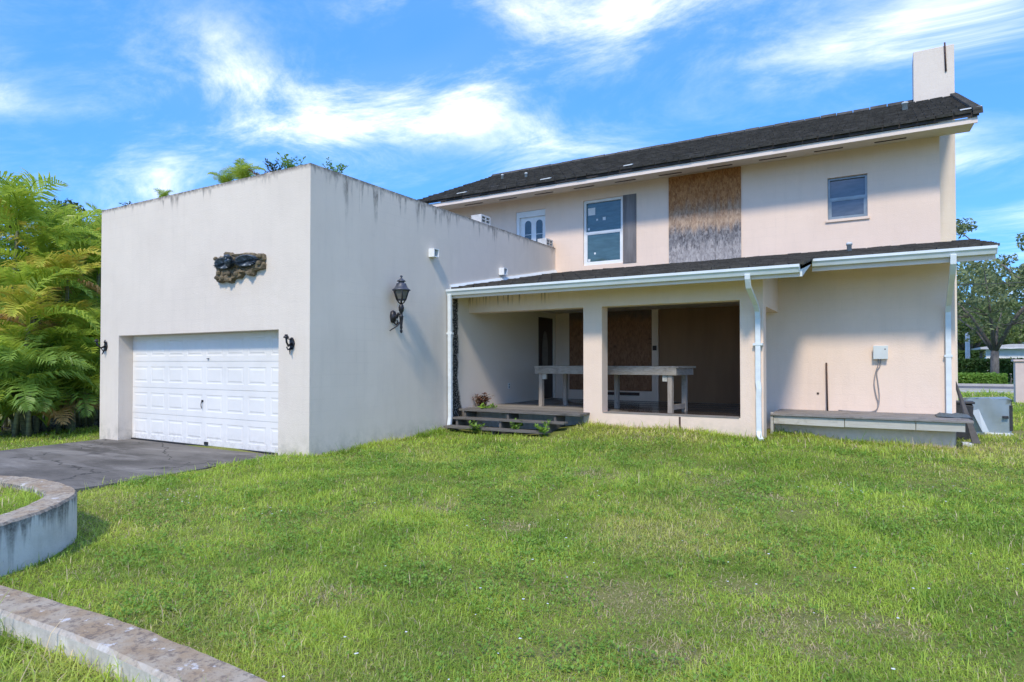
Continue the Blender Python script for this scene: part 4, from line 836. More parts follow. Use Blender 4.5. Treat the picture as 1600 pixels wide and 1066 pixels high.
gp = [[(u, v + .02 * math.sin(u * 20), .70 + .045 * abs(math.sin(u * 14 + v * 9)) * (0 < i < 8 and 0 < j < 6)) for i, u in enumerate(us)] for j, v in enumerate(vs)]
for j in range(6):
    for i in range(8):
        q = [gp[j][i], gp[j][i + 1], gp[j + 1][i + 1], gp[j + 1][i]]; mb.quad(*q, True)
mb.box(.745, 1.215, 12.77, 13.28, .684, .70)
o = mb.build('folded_tarp', 'tarp_slate', None, fix=False); tag(o, 'dark slate folded tarp lying on the deck end', 'tarp')
for i, (cx, cy, cz, w, d, h, mt_, nm, lb, ct) in enumerate(((1.24, 14.5, .13, .30, .35, .72, 'black_plastic', 'plastic_bin', 'black plastic bin between the deck end and the metal cabinet', 'bin'), (1.20, 13.3, .10, .16, .20, .14, 'sticker_paper', 'paper_scrap', 'crumpled white scrap on the grass under the deck end', 'litter'))):
    k = .82; mb = MB().hexa([(cx - w / 2 * k, cy - d / 2 * k, cz), (cx + w / 2 * k, cy - d / 2 * k, cz), (cx + w / 2 * k, cy + d / 2 * k, cz), (cx - w / 2 * k, cy + d / 2 * k, cz), (cx - w / 2, cy - d / 2, cz + h), (cx + w / 2, cy - d / 2, cz + h * .94), (cx + w / 2, cy + d / 2, cz + h), (cx - w / 2, cy + d / 2, cz + h * .96)])
    if i == 0: mb.box(cx - w / 2 - .02, cx + w / 2 + .02, cy - d / 2 - .02, cy + d / 2 + .02, cz + h - .01, cz + h + .035)
    o = mb.build(nm, mt_, None, .01, fix=False); tag(o, lb, ct)

# ------------------------------------------------------------------ planter wall and retaining wall
def strip_wall(outer, inner, z0, z1, name, mat, label, cat, bulge=.0):
    n = len(outer); mb = MB(); rr = random.Random(3); jz = [rr.uniform(-.005, .004) for _ in range(n)]
    rows = []
    for i in range(n):
        ox, oy = outer[i]; ix, iy = inner[i]; dx_, dy_ = (ix - ox) * .07, (iy - oy) * .07
        rows.append([(ox, oy, z0), (ox, oy, z1 - .02 + jz[i]), (ox + dx_, oy + dy_, z1 + jz[i]), (ix - dx_, iy - dy_, z1 + jz[i] * .5), (ix, iy, z1 - .02), (ix, iy, z0)])
    for r in rows: mb.v += r
    for i in range(n - 1):
        for k in range(6): j = (k + 1) % 6; mb.face((i * 6 + k, i * 6 + j, (i + 1) * 6 + j, (i + 1) * 6 + k), False)
    mb.face(range(6)); mb.face([(n - 1) * 6 + k for k in range(6)]); o = mb.build(name, mat); return tag(o, label, cat)
def dense(p, n=8): return [(q.x, q.y) for q in smooth_path([(a, b, 0) for a, b in p], n)]
OUT = dense([(-4.95, .3), (-5.25, 1.0), (-5.52, 1.62), (-5.71, 2.15), (-5.88, 2.48), (-6.15, 2.78), (-6.5, 3.05), (-6.99, 3.18), (-7.6, 3.2), (-8.18, 3.08), (-8.9, 2.8), (-9.6, 2.3)])
def offs(poly, d):
    out = []
    for i in range(len(poly)):
        a = Vector(poly[max(i - 1, 0)]); b = Vector(poly[min(i + 1, len(poly) - 1)]); t = (b - a).normalized(); out.append((poly[i][0] - t.y * d, poly[i][1] + t.x * d))
    return out
INN = offs(OUT, .25)
plw = thing('planter_bed', 'curved mould-streaked low wall round a grassy bed beside the driveway', 'planter', (-7, 2, 0))
pw_ = strip_wall(OUT, INN, -.2, .40, 'planter_wall', 'planter_stucco', None, None); pw_.parent = plw
pw_.location = (7, -2, 0)
mb = MB(); mb.prism(offs(OUT, .2), -.05, .335, 'Z'); mb.build('planter_soil', 'lawn_soil', plw)
KS = 1.029
FO = dense([(a_ * KS, b_ * KS) for a_, b_ in [(-6.6, 1.35), (-5.4, 1.73), (-4.84, 1.83), (-4.16, 1.885), (-3.56, 1.92), (-2.96, 1.915), (-2.32, 1.885), (-1.6, 1.75), (-.8, 1.45), (0, 1.0)]])
FI = offs(FO, -.25)
strip_wall(FO, FI, -.25, .16, 'retaining_wall', 'retaining_stucco', 'low chipped brown-topped kerb wall between the lawn and the weedy foreground bed', 'low wall')

# ------------------------------------------------------------------ palms
def set_tip(me, vals):
    at = me.attributes.new('tip', 'FLOAT', 'POINT'); at.data.foreach_set('value', vals)
def frond(name, mat, L=1.9, e0=70, e1=-35, np_=34, ll=.50, droop=.35, seed=0):
    rr = random.Random(seed); mb = MB(); n = 12; pts = []; p = Vector((0, 0, 0)); tips = []
    for i in range(n + 1):
        t = i / n; pts.append(p.copy()); e = R(e0 + (e1 - e0) * t ** 1.15); p = p + Vector((math.cos(e), 0, math.sin(e))) * (L / n)
    mb.tube(pts, [.022 * (1 - .85 * i / n) for i in range(n + 1)], 4, smooth=True); tips += [0.0] * len(mb.v)
    for k in range(np_):
        t = .16 + .84 * (k + .5) / np_; f = t * n; i = min(int(f), n - 1); q = pts[i].lerp(pts[i + 1], f - i); d = (pts[i + 1] - pts[i]).normalized(); upv = Vector((-d.z, 0, d.x))
        if upv.z < 0 and abs(d.z) < .9: upv = -upv
        for s in (-1, 1):
            l = ll * (math.sin(PI * min(1, .16 + .86 * t)) ** .55) * rr.uniform(.85, 1.1); ang = R(rr.uniform(38, 52) + 22 * (1 - t))
            out = Vector((0, s, 0)); dr = (d * math.cos(ang) + out * math.sin(ang) + upv * rr.uniform(.25, .55)).normalized(); w = .019 + .006 * rr.random()
            a = q; b = q + dr * l * .52; c = b + (dr + Vector((0, 0, -droop * rr.uniform(.7, 1.5)))).normalized() * l * .48; wd = d * w
            base = len(mb.v); mb.v += [tuple(a - wd * .5), tuple(a + wd * .5), tuple(b + wd), tuple(b - wd), tuple(c)]; tips += [0, 0, .35, .35, 1.0]
            mb.face((base, base + 1, base + 2, base + 3)); mb.face((base + 3, base + 2, base + 4))
    me = mb.mesh(name); set_tip(me, tips); me.materials.append(MATS[mat]); return me
FR = {k: [frond('frond', m_, L_2 * .9, e0, e1, 30, ll * 1.2, dr * 1.6, sd) for L_2, e0, e1, ll, dr, sd in v] for k, m_, v in (
    ('g', 'frond_green', ((1.9, 82, -25, .52, .35, 1), (2.1, 72, -45, .55, .45, 2), (1.7, 86, 10, .48, .25, 3), (1.9, 62, -60, .5, .5, 4))),
    ('d', 'frond_deep', ((1.9, 74, -40, .52, .4, 5), (2.1, 62, -60, .55, .5, 6), (1.7, 48, -70, .5, .5, 7))),
    ('y', 'frond_yellow', ((1.6, 84, -15, .46, .3, 8), (1.8, 68, -50, .5, .4, 9))),
    ('b', 'frond_dry', ((1.5, 40, -80, .45, .6, 10), (1.4, 15, -86, .42, .6, 11))))}
def palm(name, label, loc, stems, group, scale=1.0, seed=0, tone='g'):
    rr = random.Random(seed); t = thing(name, label, 'palm', loc, group); L0 = Vector(loc)
    for (dx_, dy_, h, lean, tn, nf) in stems:
        base = Vector((dx_, dy_, -.05)); az = rr.uniform(0, 2 * PI); tip = base + Vector((math.cos(az) * lean, math.sin(az) * lean, h)); mid = base.lerp(tip, .5) + Vector((math.cos(az), math.sin(az), 0)) * (-lean * .15)
        if h > .5:
            mb = MB(); mb.tube([base, mid, tip, tip + Vector((math.cos(az) * .05, math.sin(az) * .05, .25))], [.055, .045, .04, .02], 7); me = mb.mesh('stem'); obj('stem', me, 'palm_stem', t)
        a0 = rr.uniform(0, 2 * PI)
        for k in range(nf):
            r_ = rr.random(); kk = tn
            if tn == 'g': kk = 'g' if r_ < .72 else ('y' if r_ < .82 else 'd')
            elif tn == 'y': kk = 'y' if r_ < .50 else ('b' if r_ < .58 else 'g')
            elif tn == 'd': kk = 'd' if r_ < .68 else ('g' if r_ < .93 else 'b')
            low = k >= nf - 2 and tn == 'y' and h > 1.5
            if low: kk = 'b'
            me = rr.choice(FR[kk]); o = bpy.data.objects.new('frond', me); C.objects.link(o); o.parent = t; o.location = tip + Vector((0, 0, rr.uniform(-.12, .12)))
            s = scale * rr.uniform(.78, 1.12); o.scale = (s, s, s); o.rotation_euler = (rr.uniform(-.3, .3), rr.uniform(-.35, .3), a0 + k * 2.4 + rr.uniform(-.3, .3))
    return t
PG = 'palm thicket beside the driveway'
def st_(n, hmin, hmax, tn, spread=.5, lean=.5, nf=8, sd=0):
    rr = random.Random(sd); return [(rr.uniform(-spread, spread), rr.uniform(-spread, spread), rr.uniform(hmin, hmax), rr.uniform(0, lean), tn, nf) for _ in range(n)]
def onXb(px, X): return onX(px, 660, X).y
def gp_(px, X): y = onXb(px, X); return (X, y, -.05)
P1 = 'clumping palm with '
palm('clumping_palm', 'short deep green palm at the thicket foot hard by the garage corner', gp_(128, -17.4), st_(7, .3, 1.4, 'd', .7, .3, 7, 1), PG, 1.0, 1)
palm('clumping_palm', 'tall palm with bright yellow-green crown and drooping orange fronds', gp_(100, -18.0), [(0, 0, 3.6, .25, 'y', 13), (.5, .4, 1.6, .3, 'g', 7), (-.4, .3, 2.4, .4, 'g', 7)], PG, 1.0, 2)
palm('clumping_palm', 'mid-height palm with yellowing orange fronds reaching over the drive edge', gp_(26, -17.0), [(0, 0, 2.5, .2, 'y', 12), (.4, -.2, 1.1, .2, 'd', 7), (-.4, .4, 1.7, .3, 'g', 7)], PG, 1.0, 3)
palm('clumping_palm', 'low spreading deep green palm in the middle of the thicket foot', gp_(72, -17.2), st_(7, .3, 1.3, 'd', .6, .3, 7, 4), PG, 1.0, 4)
palm('clumping_palm', 'low dark palm at the thicket foot away from the garage', gp_(12, -16.9), st_(7, .3, 1.3, 'd', .6, .3, 7, 5), PG, 1.0, 5)
palm('clumping_palm', 'tallest fresh green palm standing behind the yellow-crowned one', gp_(108, -20.0), [(0, 0, 4.9, .3, 'g', 11), (.6, .2, 4.2, .5, 'g', 9), (-.5, .3, 3.4, .4, 'd', 8), (.2, -.5, 2.4, .4, 'd', 8)], PG, 1.1, 6)
palm('clumping_palm', 'green palm leaning against the far garage corner', gp_(150, -19.2), [(0, 0, 3.9, .2, 'g', 10), (-.4, .3, 3.0, .3, 'g', 9), (.3, -.2, 2.0, .3, 'd', 8), (-.3, -.3, 4.5, .3, 'g', 9)], PG, 1.05, 7)
palm('clumping_palm', 'tall green palm standing at the open end of the thicket', gp_(8, -19.0), [(0, 0, 5.0, .2, 'g', 11), (.4, .3, 3.4, .3, 'g', 9), (-.3, -.3, 2.4, .3, 'd', 8)], PG, 1.1, 8)
palm('clumping_palm', 'grey-green palm filling the gap behind the orange-fronded palm', gp_(55, -19.5), [(0, 0, 3.3, .3, 'd', 10), (.5, .3, 2.6, .3, 'd', 9), (-.5, .2, 3.9, .3, 'g', 9)], PG, 1.1, 9)
palm('clumping_palm', 'mid green palm low against the garage side wall', gp_(146, -17.8), st_(5, .8, 2.4, 'g', .5, .3, 8, 10), PG, .95, 10)
palm('clumping_palm', 'full green palm with upright fronds beside the yellow-crowned one', gp_(62, -18.6), [(0, 0, 4.3, .3, 'g', 11), (.5, -.3, 3.0, .3, 'g', 9), (-.5, -.3, 2.2, .3, 'd', 9), (.3, .5, 1.3, .3, 'd', 8)], PG, 1.1, 11)
palm('clumping_palm', 'dense low palm with arching fronds between the orange-fronded palm and the garage', gp_(92, -17.0), st_(8, .4, 1.8, 'g', .8, .3, 8, 12), PG, 1.0, 12)
palm('clumping_palm', 'tall green palm at the back of the thicket with fronds over the garage top', gp_(140, -21.5), [(0, 0, 5.3, .3, 'g', 11), (.6, .3, 4.6, .4, 'g', 10), (-.5, .2, 3.8, .3, 'g', 9), (0, -.4, 2.8, .3, 'd', 9)], PG, 1.15, 13)

# ------------------------------------------------------------------ trees, shrubs, hedges
def leaf_cloud(centers, radii, n, size, seed, flat=.75):
    r = np.random.default_rng(seed); k = len(centers); ci = r.integers(0, k, n); c = np.array(centers)[ci]; rad = np.array(radii)[ci][:, None]
    d = r.normal(size=(n, 3)); d /= np.linalg.norm(d, axis=1)[:, None]; rr = r.random((n, 1)) ** .45; p = c + d * rr * rad * np.array([1, 1, flat])
    a = r.normal(size=(n, 3)); a /= np.linalg.norm(a, axis=1)[:, None]; b = np.cross(a, r.normal(size=(n, 3))); b /= np.linalg.norm(b, axis=1)[:, None]
    s = size * r.uniform(.6, 1.3, (n, 1)); v = np.stack([p - a * s, p - b * s * .42, p + a * s, p + b * s * .42], 1).reshape(-1, 3); return v
def quads_mesh(name, v):
    n = len(v) // 4; me = bpy.data.meshes.new(name); me.vertices.add(len(v)); me.vertices.foreach_set('co', v.astype(np.float32).ravel())
    me.loops.add(4 * n); me.loops.foreach_set('vertex_index', np.arange(4 * n, dtype=np.int32)); me.polygons.add(n); me.polygons.foreach_set('loop_start', np.arange(0, 4 * n, 4, dtype=np.int32)); me.update(calc_edges=True); return me
def tree(name, label, loc, h, rad, nl, leaf, seed, mat='leaf_oak', th=.28, group=None, fork=.22, clumps=26, flat=.7):
    rr = random.Random(seed); t = thing(name, label, 'tree', loc, group); mb = MB(); ends = []
    fz = h * fork; mb.tube([(0, 0, -.2), (.03, 0, fz * .4), (.05, .02, fz)], [th * 1.25, th, th * .9], 9)
    for k in range(6):
        az = k * 1.05 + rr.uniform(-.3, .3); rd = rad * rr.uniform(.45, .85); z1 = h * rr.uniform(.5, .85)
        p1 = Vector((math.cos(az) * rd * .35, math.sin(az) * rd * .35, fz + (z1 - fz) * .45)); p2 = Vector((math.cos(az) * rd, math.sin(az) * rd, z1))
        mb.tube([(.05, .02, fz * .95), p1, p2], [th * .55, th * .33, th * .08], 6); ends += [p1, p2]
        for q in range(3):
            a2 = az + rr.uniform(-1, 1); e = p1 + Vector((math.cos(a2), math.sin(a2), rr.uniform(-.1, .7))) * rad * .45; mb.tube([p1, e], [th * .2, th * .04], 5); ends.append(e)
    obj('trunk', mb.mesh('trunk'), 'bark', t); cs, rs = [], []
    for k in range(clumps):
        if k < len(ends): c = ends[k] + Vector((rr.uniform(-.3, .3), rr.uniform(-.3, .3), rr.uniform(0, .5)))
        else:
            az = rr.uniform(0, 2 * PI); q = rr.random() ** .5; c = Vector((math.cos(az) * rad * q, math.sin(az) * rad * q, h * (.45 + .5 * (1 - q * q * .8) * rr.uniform(.6, 1))))
        cs.append(tuple(c)); rs.append(rad * rr.uniform(.11, .30))
    obj('crown', quads_mesh('crown', leaf_cloud(cs, rs, nl, leaf, seed, flat)), mat, t); return t
def gnd(px, py, z=.1): p = onZ(px, py, z); return p
p = onZ(1553, 596, .1); TY = 58.0
def far(px, Y, z=0.0): q = onY(px, 560, Y); return (q.x, Y, z)
tree('oak_tree', 'broad oak with grey forked trunk standing behind the clipped hedge strip', far(1553, 56), 9.8, 5.6, 5200, .155, 11, 'leaf_oak', .27, fork=.25, clumps=60)
tree('oak_tree', 'tall dense oak rising behind the pink boundary wall', far(1668, 60), 14.5, 7.5, 13000, .19, 12, 'leaf_oak', .4, fork=.25, clumps=46)
tree('street_tree', 'lighter green tree behind the white utility pole', far(1512, 84), 9.5, 5.5, 9000, .22, 13, 'leaf_oak_light', .4, clumps=34)
tree('street_tree', 'bushy green tree directly behind the white neighbouring house', far(1588, 100), 12, 8, 9000, .28, 14, 'leaf_oak_light', .4, clumps=34)
tree('street_tree', 'dark leafy tree hidden mostly behind the chimney end of the house', far(1470, 92), 11, 7.5, 8000, .28, 15, 'leaf_oak', .4, clumps=34)
tree('street_tree', 'far dark tree between the utility pole and the broad oak', far(1530, 120), 14, 9, 8000, .34, 16, 'leaf_oak', .4, clumps=34)
tree('broadleaf_tree', 'dark small-leaved tree standing behind the palm thicket', onX(30, 640, -24.5).to_tuple()[:2] + (-.05,), 7.0, 3.6, 16000, .10, 17, 'leaf_shrub', .2, clumps=40)
tree('broadleaf_tree', 'second small-leaved tree behind the thicket next to the garage', onX(120, 640, -25.5).to_tuple()[:2] + (-.05,), 6.4, 3.4, 14000, .10, 18, 'leaf_shrub', .2, clumps=40)
def hedge(name, label, x0, x1, y0, y1, h, n, size, seed, mat='leaf_hedge', group=None, z0=0.05):
    r = np.random.default_rng(seed); t = thing(name, label, 'hedge', ((x0 + x1) / 2, (y0 + y1) / 2, z0), group); w, d = x1 - x0, y1 - y0
    u = r.random((n, 3)); side = r.integers(0, 3, n); p = np.stack([(u[:, 0] - .5) * w, (u[:, 1] - .5) * d, u[:, 2] * h], 1)
    p[side == 0, 1] = -d / 2 + r.normal(0, .05, (side == 0).sum()); p[side == 1, 2] = h + r.normal(0, .06, (side == 1).sum())
    a = r.normal(size=(n, 3)); a /= np.linalg.norm(a, axis=1)[:, None]; b = np.cross(a, r.normal(size=(n, 3))); b /= np.linalg.norm(b, axis=1)[:, None]; s = size * r.uniform(.6, 1.3, (n, 1))
    obj('foliage', quads_mesh('foliage', np.stack([p - a * s, p - b * s * .5, p + a * s, p + b * s * .5], 1).reshape(-1, 3)), mat, t)
    mb = MB(); k = 0
    while k * 1.2 < w: mb.tube([(-w / 2 + k * 1.2 + .3, 0, -.1), (-w / 2 + k * 1.2 + .35, .05, h * .8)], [.05, .02], 5); k += 1
    obj('stems', mb.mesh('stems'), 'bark', t); return t
def fx(px, Y): return onY(px, 560, Y).x
hedge('clipped_hedge', 'long clipped dark green hedge in front of the white neighbouring house', fx(1470, 66), fx(1640, 66), 65.4, 66.6, 1.75, 9000, .13, 21)
hedge('low_hedge', 'low bright green clipped hedge strip along the far kerb', fx(1470, 54), fx(1571, 54), 53.4, 54.6, .70, 7000, .09, 22, 'leaf_weed')
hedge('clipped_hedge', 'tall hedge beside the white utility pole', fx(1480, 72), fx(1528, 72), 71.5, 72.6, 2.5, 5000, .15, 23)
# background woodland band behind everything on the right, one mass
r = np.random.default_rng(31); cs = []; rs = []
for k in range(60): cs.append((r.uniform(-10, 90), r.uniform(128, 150), r.uniform(1, 6.5))); rs.append(r.uniform(3, 6))
o = obj('woodland', quads_mesh('woodland', leaf_cloud(cs, rs, 22000, .45, 32, .9)), 'leaf_oak'); tag(o, 'far green wood behind the neighbouring house', 'trees', kind='stuff')
# neighbour's house
HY = 76.0; nx0, nx1 = fx(1541, HY), fx(1700, HY)
nh = thing('neighbour_house', 'white single-storey house with pale roof across the street', 'house', ((nx0 + nx1) / 2, HY, 0))
gxm = fx(1583, HY); zt_ = 3.0
holes = [(fx(1556, HY), fx(1578, HY), .6, 1.75)]
grid = holed(nx0, nx1, 0, zt_, holes, HY, HY + .3); grid.build('wall', 'neighbour_white', nh)
MB().box(holes[0][0], holes[0][1], HY + .12, HY + .16, .6, 1.75).build('window', 'glass_dark', nh)
xr = fx(1578, HY); apex = onY(1575, 538, HY).z
MB().prism([(nx0 - .5, zt_ - .1), (nx0 - .5, zt_ + .1), (xr, apex), (xr + 4.5, apex - .05), (nx1 + 1, zt_ + .1), (nx1 + 1, zt_ - .1)], HY - .6, HY + 9, 'Y').build('roof', 'neighbour_roof', nh)
MB().prism([(fx(1548, HY), zt_ + .02), (fx(1608, HY), zt_ + .02), (xr, apex - .45)], HY - .64, HY - .61, 'Y').build('gable', 'neighbour_white', nh)
# pale pole, gate wall, wires
q = far(1512, 68); o = MB().tube([(q[0], 68, -.2), (q[0], 68, onY(1512, 520, 68).z)], [.20, .16], 10).build('utility_pole', 'pole_white'); tag(o, 'short white utility pole rising from the hedge', 'pole')
gy = 30.0; g0 = onY(1586, 562, gy)
gw = thing('gate_wall', 'pale pink stucco boundary wall with flat cap across the lawn', 'wall', (g0.x + 2, gy, .1))
MB().box(g0.x, g0.x + 4.5, gy, gy + .4, -.1, g0.z - .08).build('wall', 'post_pink', gw, .02); MB().box(g0.x - .06, g0.x + 4.56, gy - .06, gy + .46, g0.z - .08, g0.z).build('cap', 'post_pink', gw, .02)
a, b = onY(1494, 441, 50), onY(1640, 443, 50); mid = (a + b) / 2; o = MB().tube([(a.x - 8, 50, a.z + .1), (mid.x, 50, mid.z - .05), (b.x + 14, 50, b.z + .3)], .022, 5).build('overhead_wire', 'black_plastic'); tag(o, 'single thin overhead wire crossing in front of the oaks', 'wire')

# ------------------------------------------------------------------ plants on the garage roof and by the steps
def tuft(name, label, loc, nst, h, leaf, mat, seed, cat='plant', group=None, spread=.2, per=10):
    rr = random.Random(seed); t = thing(name, label, cat, loc, group); sm = MB(); lv = []
    for k in range(nst):
        az = rr.uniform(0, 2 * PI); b = Vector((rr.uniform(-spread, spread) * .4, rr.uniform(-spread, spread) * .4, -.04)); e = b + Vector((math.cos(az) * spread, math.sin(az) * spread, h * rr.uniform(.6, 1.1))); m_ = b.lerp(e, .5) + Vector((0, 0, h * .12)); sm.tube([b, m_, e], [.006, .005, .002], 4)
        for q in range(per):
            f = .2 + .8 * q / per; p = b.lerp(m_, f * 2) if f < .5 else m_.lerp(e, f * 2 - 1); a = Vector((rr.gauss(0, 1), rr.gauss(0, 1), rr.uniform(-.2, .8))).normalized(); c = a.cross(Vector((rr.gauss(0, .4), rr.gauss(0, .4), 1))).normalized(); s = leaf * rr.uniform(.6, 1.3)
            lv += [p, p + a * s * .5 + c * s * .28, p + a * s, p + a * s * .5 - c * s * .28]
    obj('stems', sm.mesh('stems'), mat, t); obj('leaves', quads_mesh('leaves', np.array([tuple(v) for v in lv])), mat, t); return t
def roofpt(px, back=.16): q = onY(px, 290, GY0 + back); return (q.x, GY0 + back, GZ)
def roof_palm(px, label, sc, nf, sd, z=GZ, back=.2):
    q = onY(px, 290, GY0 + back); rr = random.Random(sd); t = thing('palm_seedling', label, 'palm', (q.x, GY0 + back, z), 'palm seedlings on the garage roof')
    for k in range(nf):
        o = bpy.data.objects.new('frond', rr.choice(FR['g'][:3])); C.objects.link(o); o.parent = t; o.scale = (sc, sc, sc); o.rotation_euler = (rr.uniform(-.2, .2), rr.uniform(-.3, .1), rr.uniform(0, 6.28))
        o.location = (0, 0, -.03)
roof_palm(378, 'larger palm seedling sprouting above the parapet over the eagle plaque', .33, 10, 41); roof_palm(256, 'small palm seedling peeking over the parapet between plaque and palm thicket', .20, 8, 42); roof_palm(352, 'spreading palm seedling beside the larger one above the eagle plaque', .26, 10, 44)
for i, (px, h, mt_, lb) in enumerate(((412, .20, 'leaf_red', 'reddish weed on the garage parapet above the plaque end'), (432, .28, 'leaf_shrub', 'wispy grey-green weed on the garage parapet'), (447, .34, 'leaf_weed', 'taller leafy weed near the garage parapet corner'), (463, .22, 'leaf_weed', 'low weed at the garage parapet corner'), (205, .12, 'leaf_shrub', 'sparse weed on the parapet end next to the palms'))):
    tuft('roof_weed', lb, roofpt(px), 12, h, .06, mt_, 50 + i, group='weeds on the garage roof', spread=.22)
q = onX(515, 262, GX1 - .32); tuft('roof_weed', 'leafy weed behind the shaded side parapet near the corner', (GX1 - .16, q.y, GZ), 12, .30, .06, 'leaf_weed', 60, group='weeds on the garage roof')
tuft('dead_shrub', 'dried dark brown shrub in the porch corner above the steps', (-7.78, 11.9, FLOOR), 26, .34, .07, 'dead_leaf', 61, 'shrub', spread=.17, per=14)
for i, (x, y, z, h, lb) in enumerate(((-5.55, 10.62, .22, .32, 'broad-leaved weed growing out of the lower treads beside the column'), (-7.1, 10.6, .2, .26, 'leafy weed in front of the lowest tread by the downspout'), (-7.5, 11.6, .60, .10, 'yellow-green moss tuft on the top tread'), (-6.35, 10.86, .22, .28, 'spindly weed between the middle treads'))):
    tuft('step_weed', lb, (x, y, z), 9, h, .085, 'leaf_weed', 70 + i, group='weeds on the timber steps', spread=.2)

# ------------------------------------------------------------------ grass
_lat = {}
def vnoise(x, y, s, seed):
    if seed not in _lat: _lat[seed] = np.random.default_rng(seed).random((256, 256))
    g = _lat[seed]; X = x / s + 1000; Y = y / s + 1000; i = np.floor(X).astype(int); j = np.floor(Y).astype(int); u = X - i; v = Y - j; u = u * u * (3 - 2 * u); v = v * v * (3 - 2 * v)
    G = lambda a, b: g[a % 256, b % 256]
    return (G(i, j) * (1 - u) + G(i + 1, j) * u) * (1 - v) + (G(i, j + 1) * (1 - u) + G(i + 1, j + 1) * u) * v
def fbm(x, y, s, seed): return .5 * vnoise(x, y, s, seed) + .3 * vnoise(x, y, s / 2.1, seed + 1) + .2 * vnoise(x, y, s / 4.3, seed + 2)
def inview(x, y, pad=R(7)):
    f = x * _fw[0] + y * _fw[1]; r_ = x * _rt[0] + y * _rt[1]; a = np.abs(np.arctan2(r_, f)); return (a < math.atan(800 / FPX) + pad)
def poly_in(x, y, poly):
    ins = np.zeros(x.shape, bool); n = len(poly)
    for i in range(n):
        x1, y1 = poly[i]; x2, y2 = poly[(i + 1) % n]
        if y1 == y2: continue
        c = ((y1 > y) != (y2 > y)) & (x < (x2 - x1) * (y - y1) / (y2 - y1) + x1); ins ^= c
    return ins
WALLP = FO + FI[::-1]; PLANT = OUT + [(-9.6, -1), (-5.0, -1)]; PLIN = INN + [(-9.6, -1), (-5.0, -1)]
def blocked(x, y):
    b = in_drive(x, y) & ~((x > -9.0) & (y > 3.6) & (fbm(x, y, .5, 77) > .52)) & ~((x < drive_left(y) + .12) & (fbm(x, y, .4, 78) > .5))
    b |= (x > GX0 - .02) & (x < GX1 + .02) & (y > GY0 - .01)
    b |= (x > GX1 - .1) & (x < -5.2) & (y > 10.62); b |= (x > -5.25) & (x < -1.8) & (y > PY0 - .01)
    b |= (x > -1.85) & (x < 1.08) & (y > 12.62); b |= (x > -12) & (x < 1.08) & (y > 13)
    b |= poly_in(x, y, WALLP) | poly_in(x, y, PLANT); return b
bare_px = [(990, 930, .9), (1055, 1010, .45), (1150, 905, .5), (1190, 970, .7), (1270, 1010, .35), (1260, 960, .5), (1380, 970, .5), (930, 750, .8), (1120, 760, .7), (800, 815, .55), (1010, 705, .6), (1180, 780, .6), (520, 920, .4), (690, 790, .6)]
BARE = [(onZ(a, b, .1).x, onZ(a, b, .1).y, s) for a, b, s in bare_px]
def bare(x, y):
    d = np.zeros(x.shape)
    for cx, cy, s in BARE: d = np.maximum(d, np.exp(-(((x - cx) ** 2 * .6 + (y - cy) ** 2) / (2 * (s * .22) ** 2))))
    return d * (.2 + 1.5 * fbm(x, y, .28, 91))
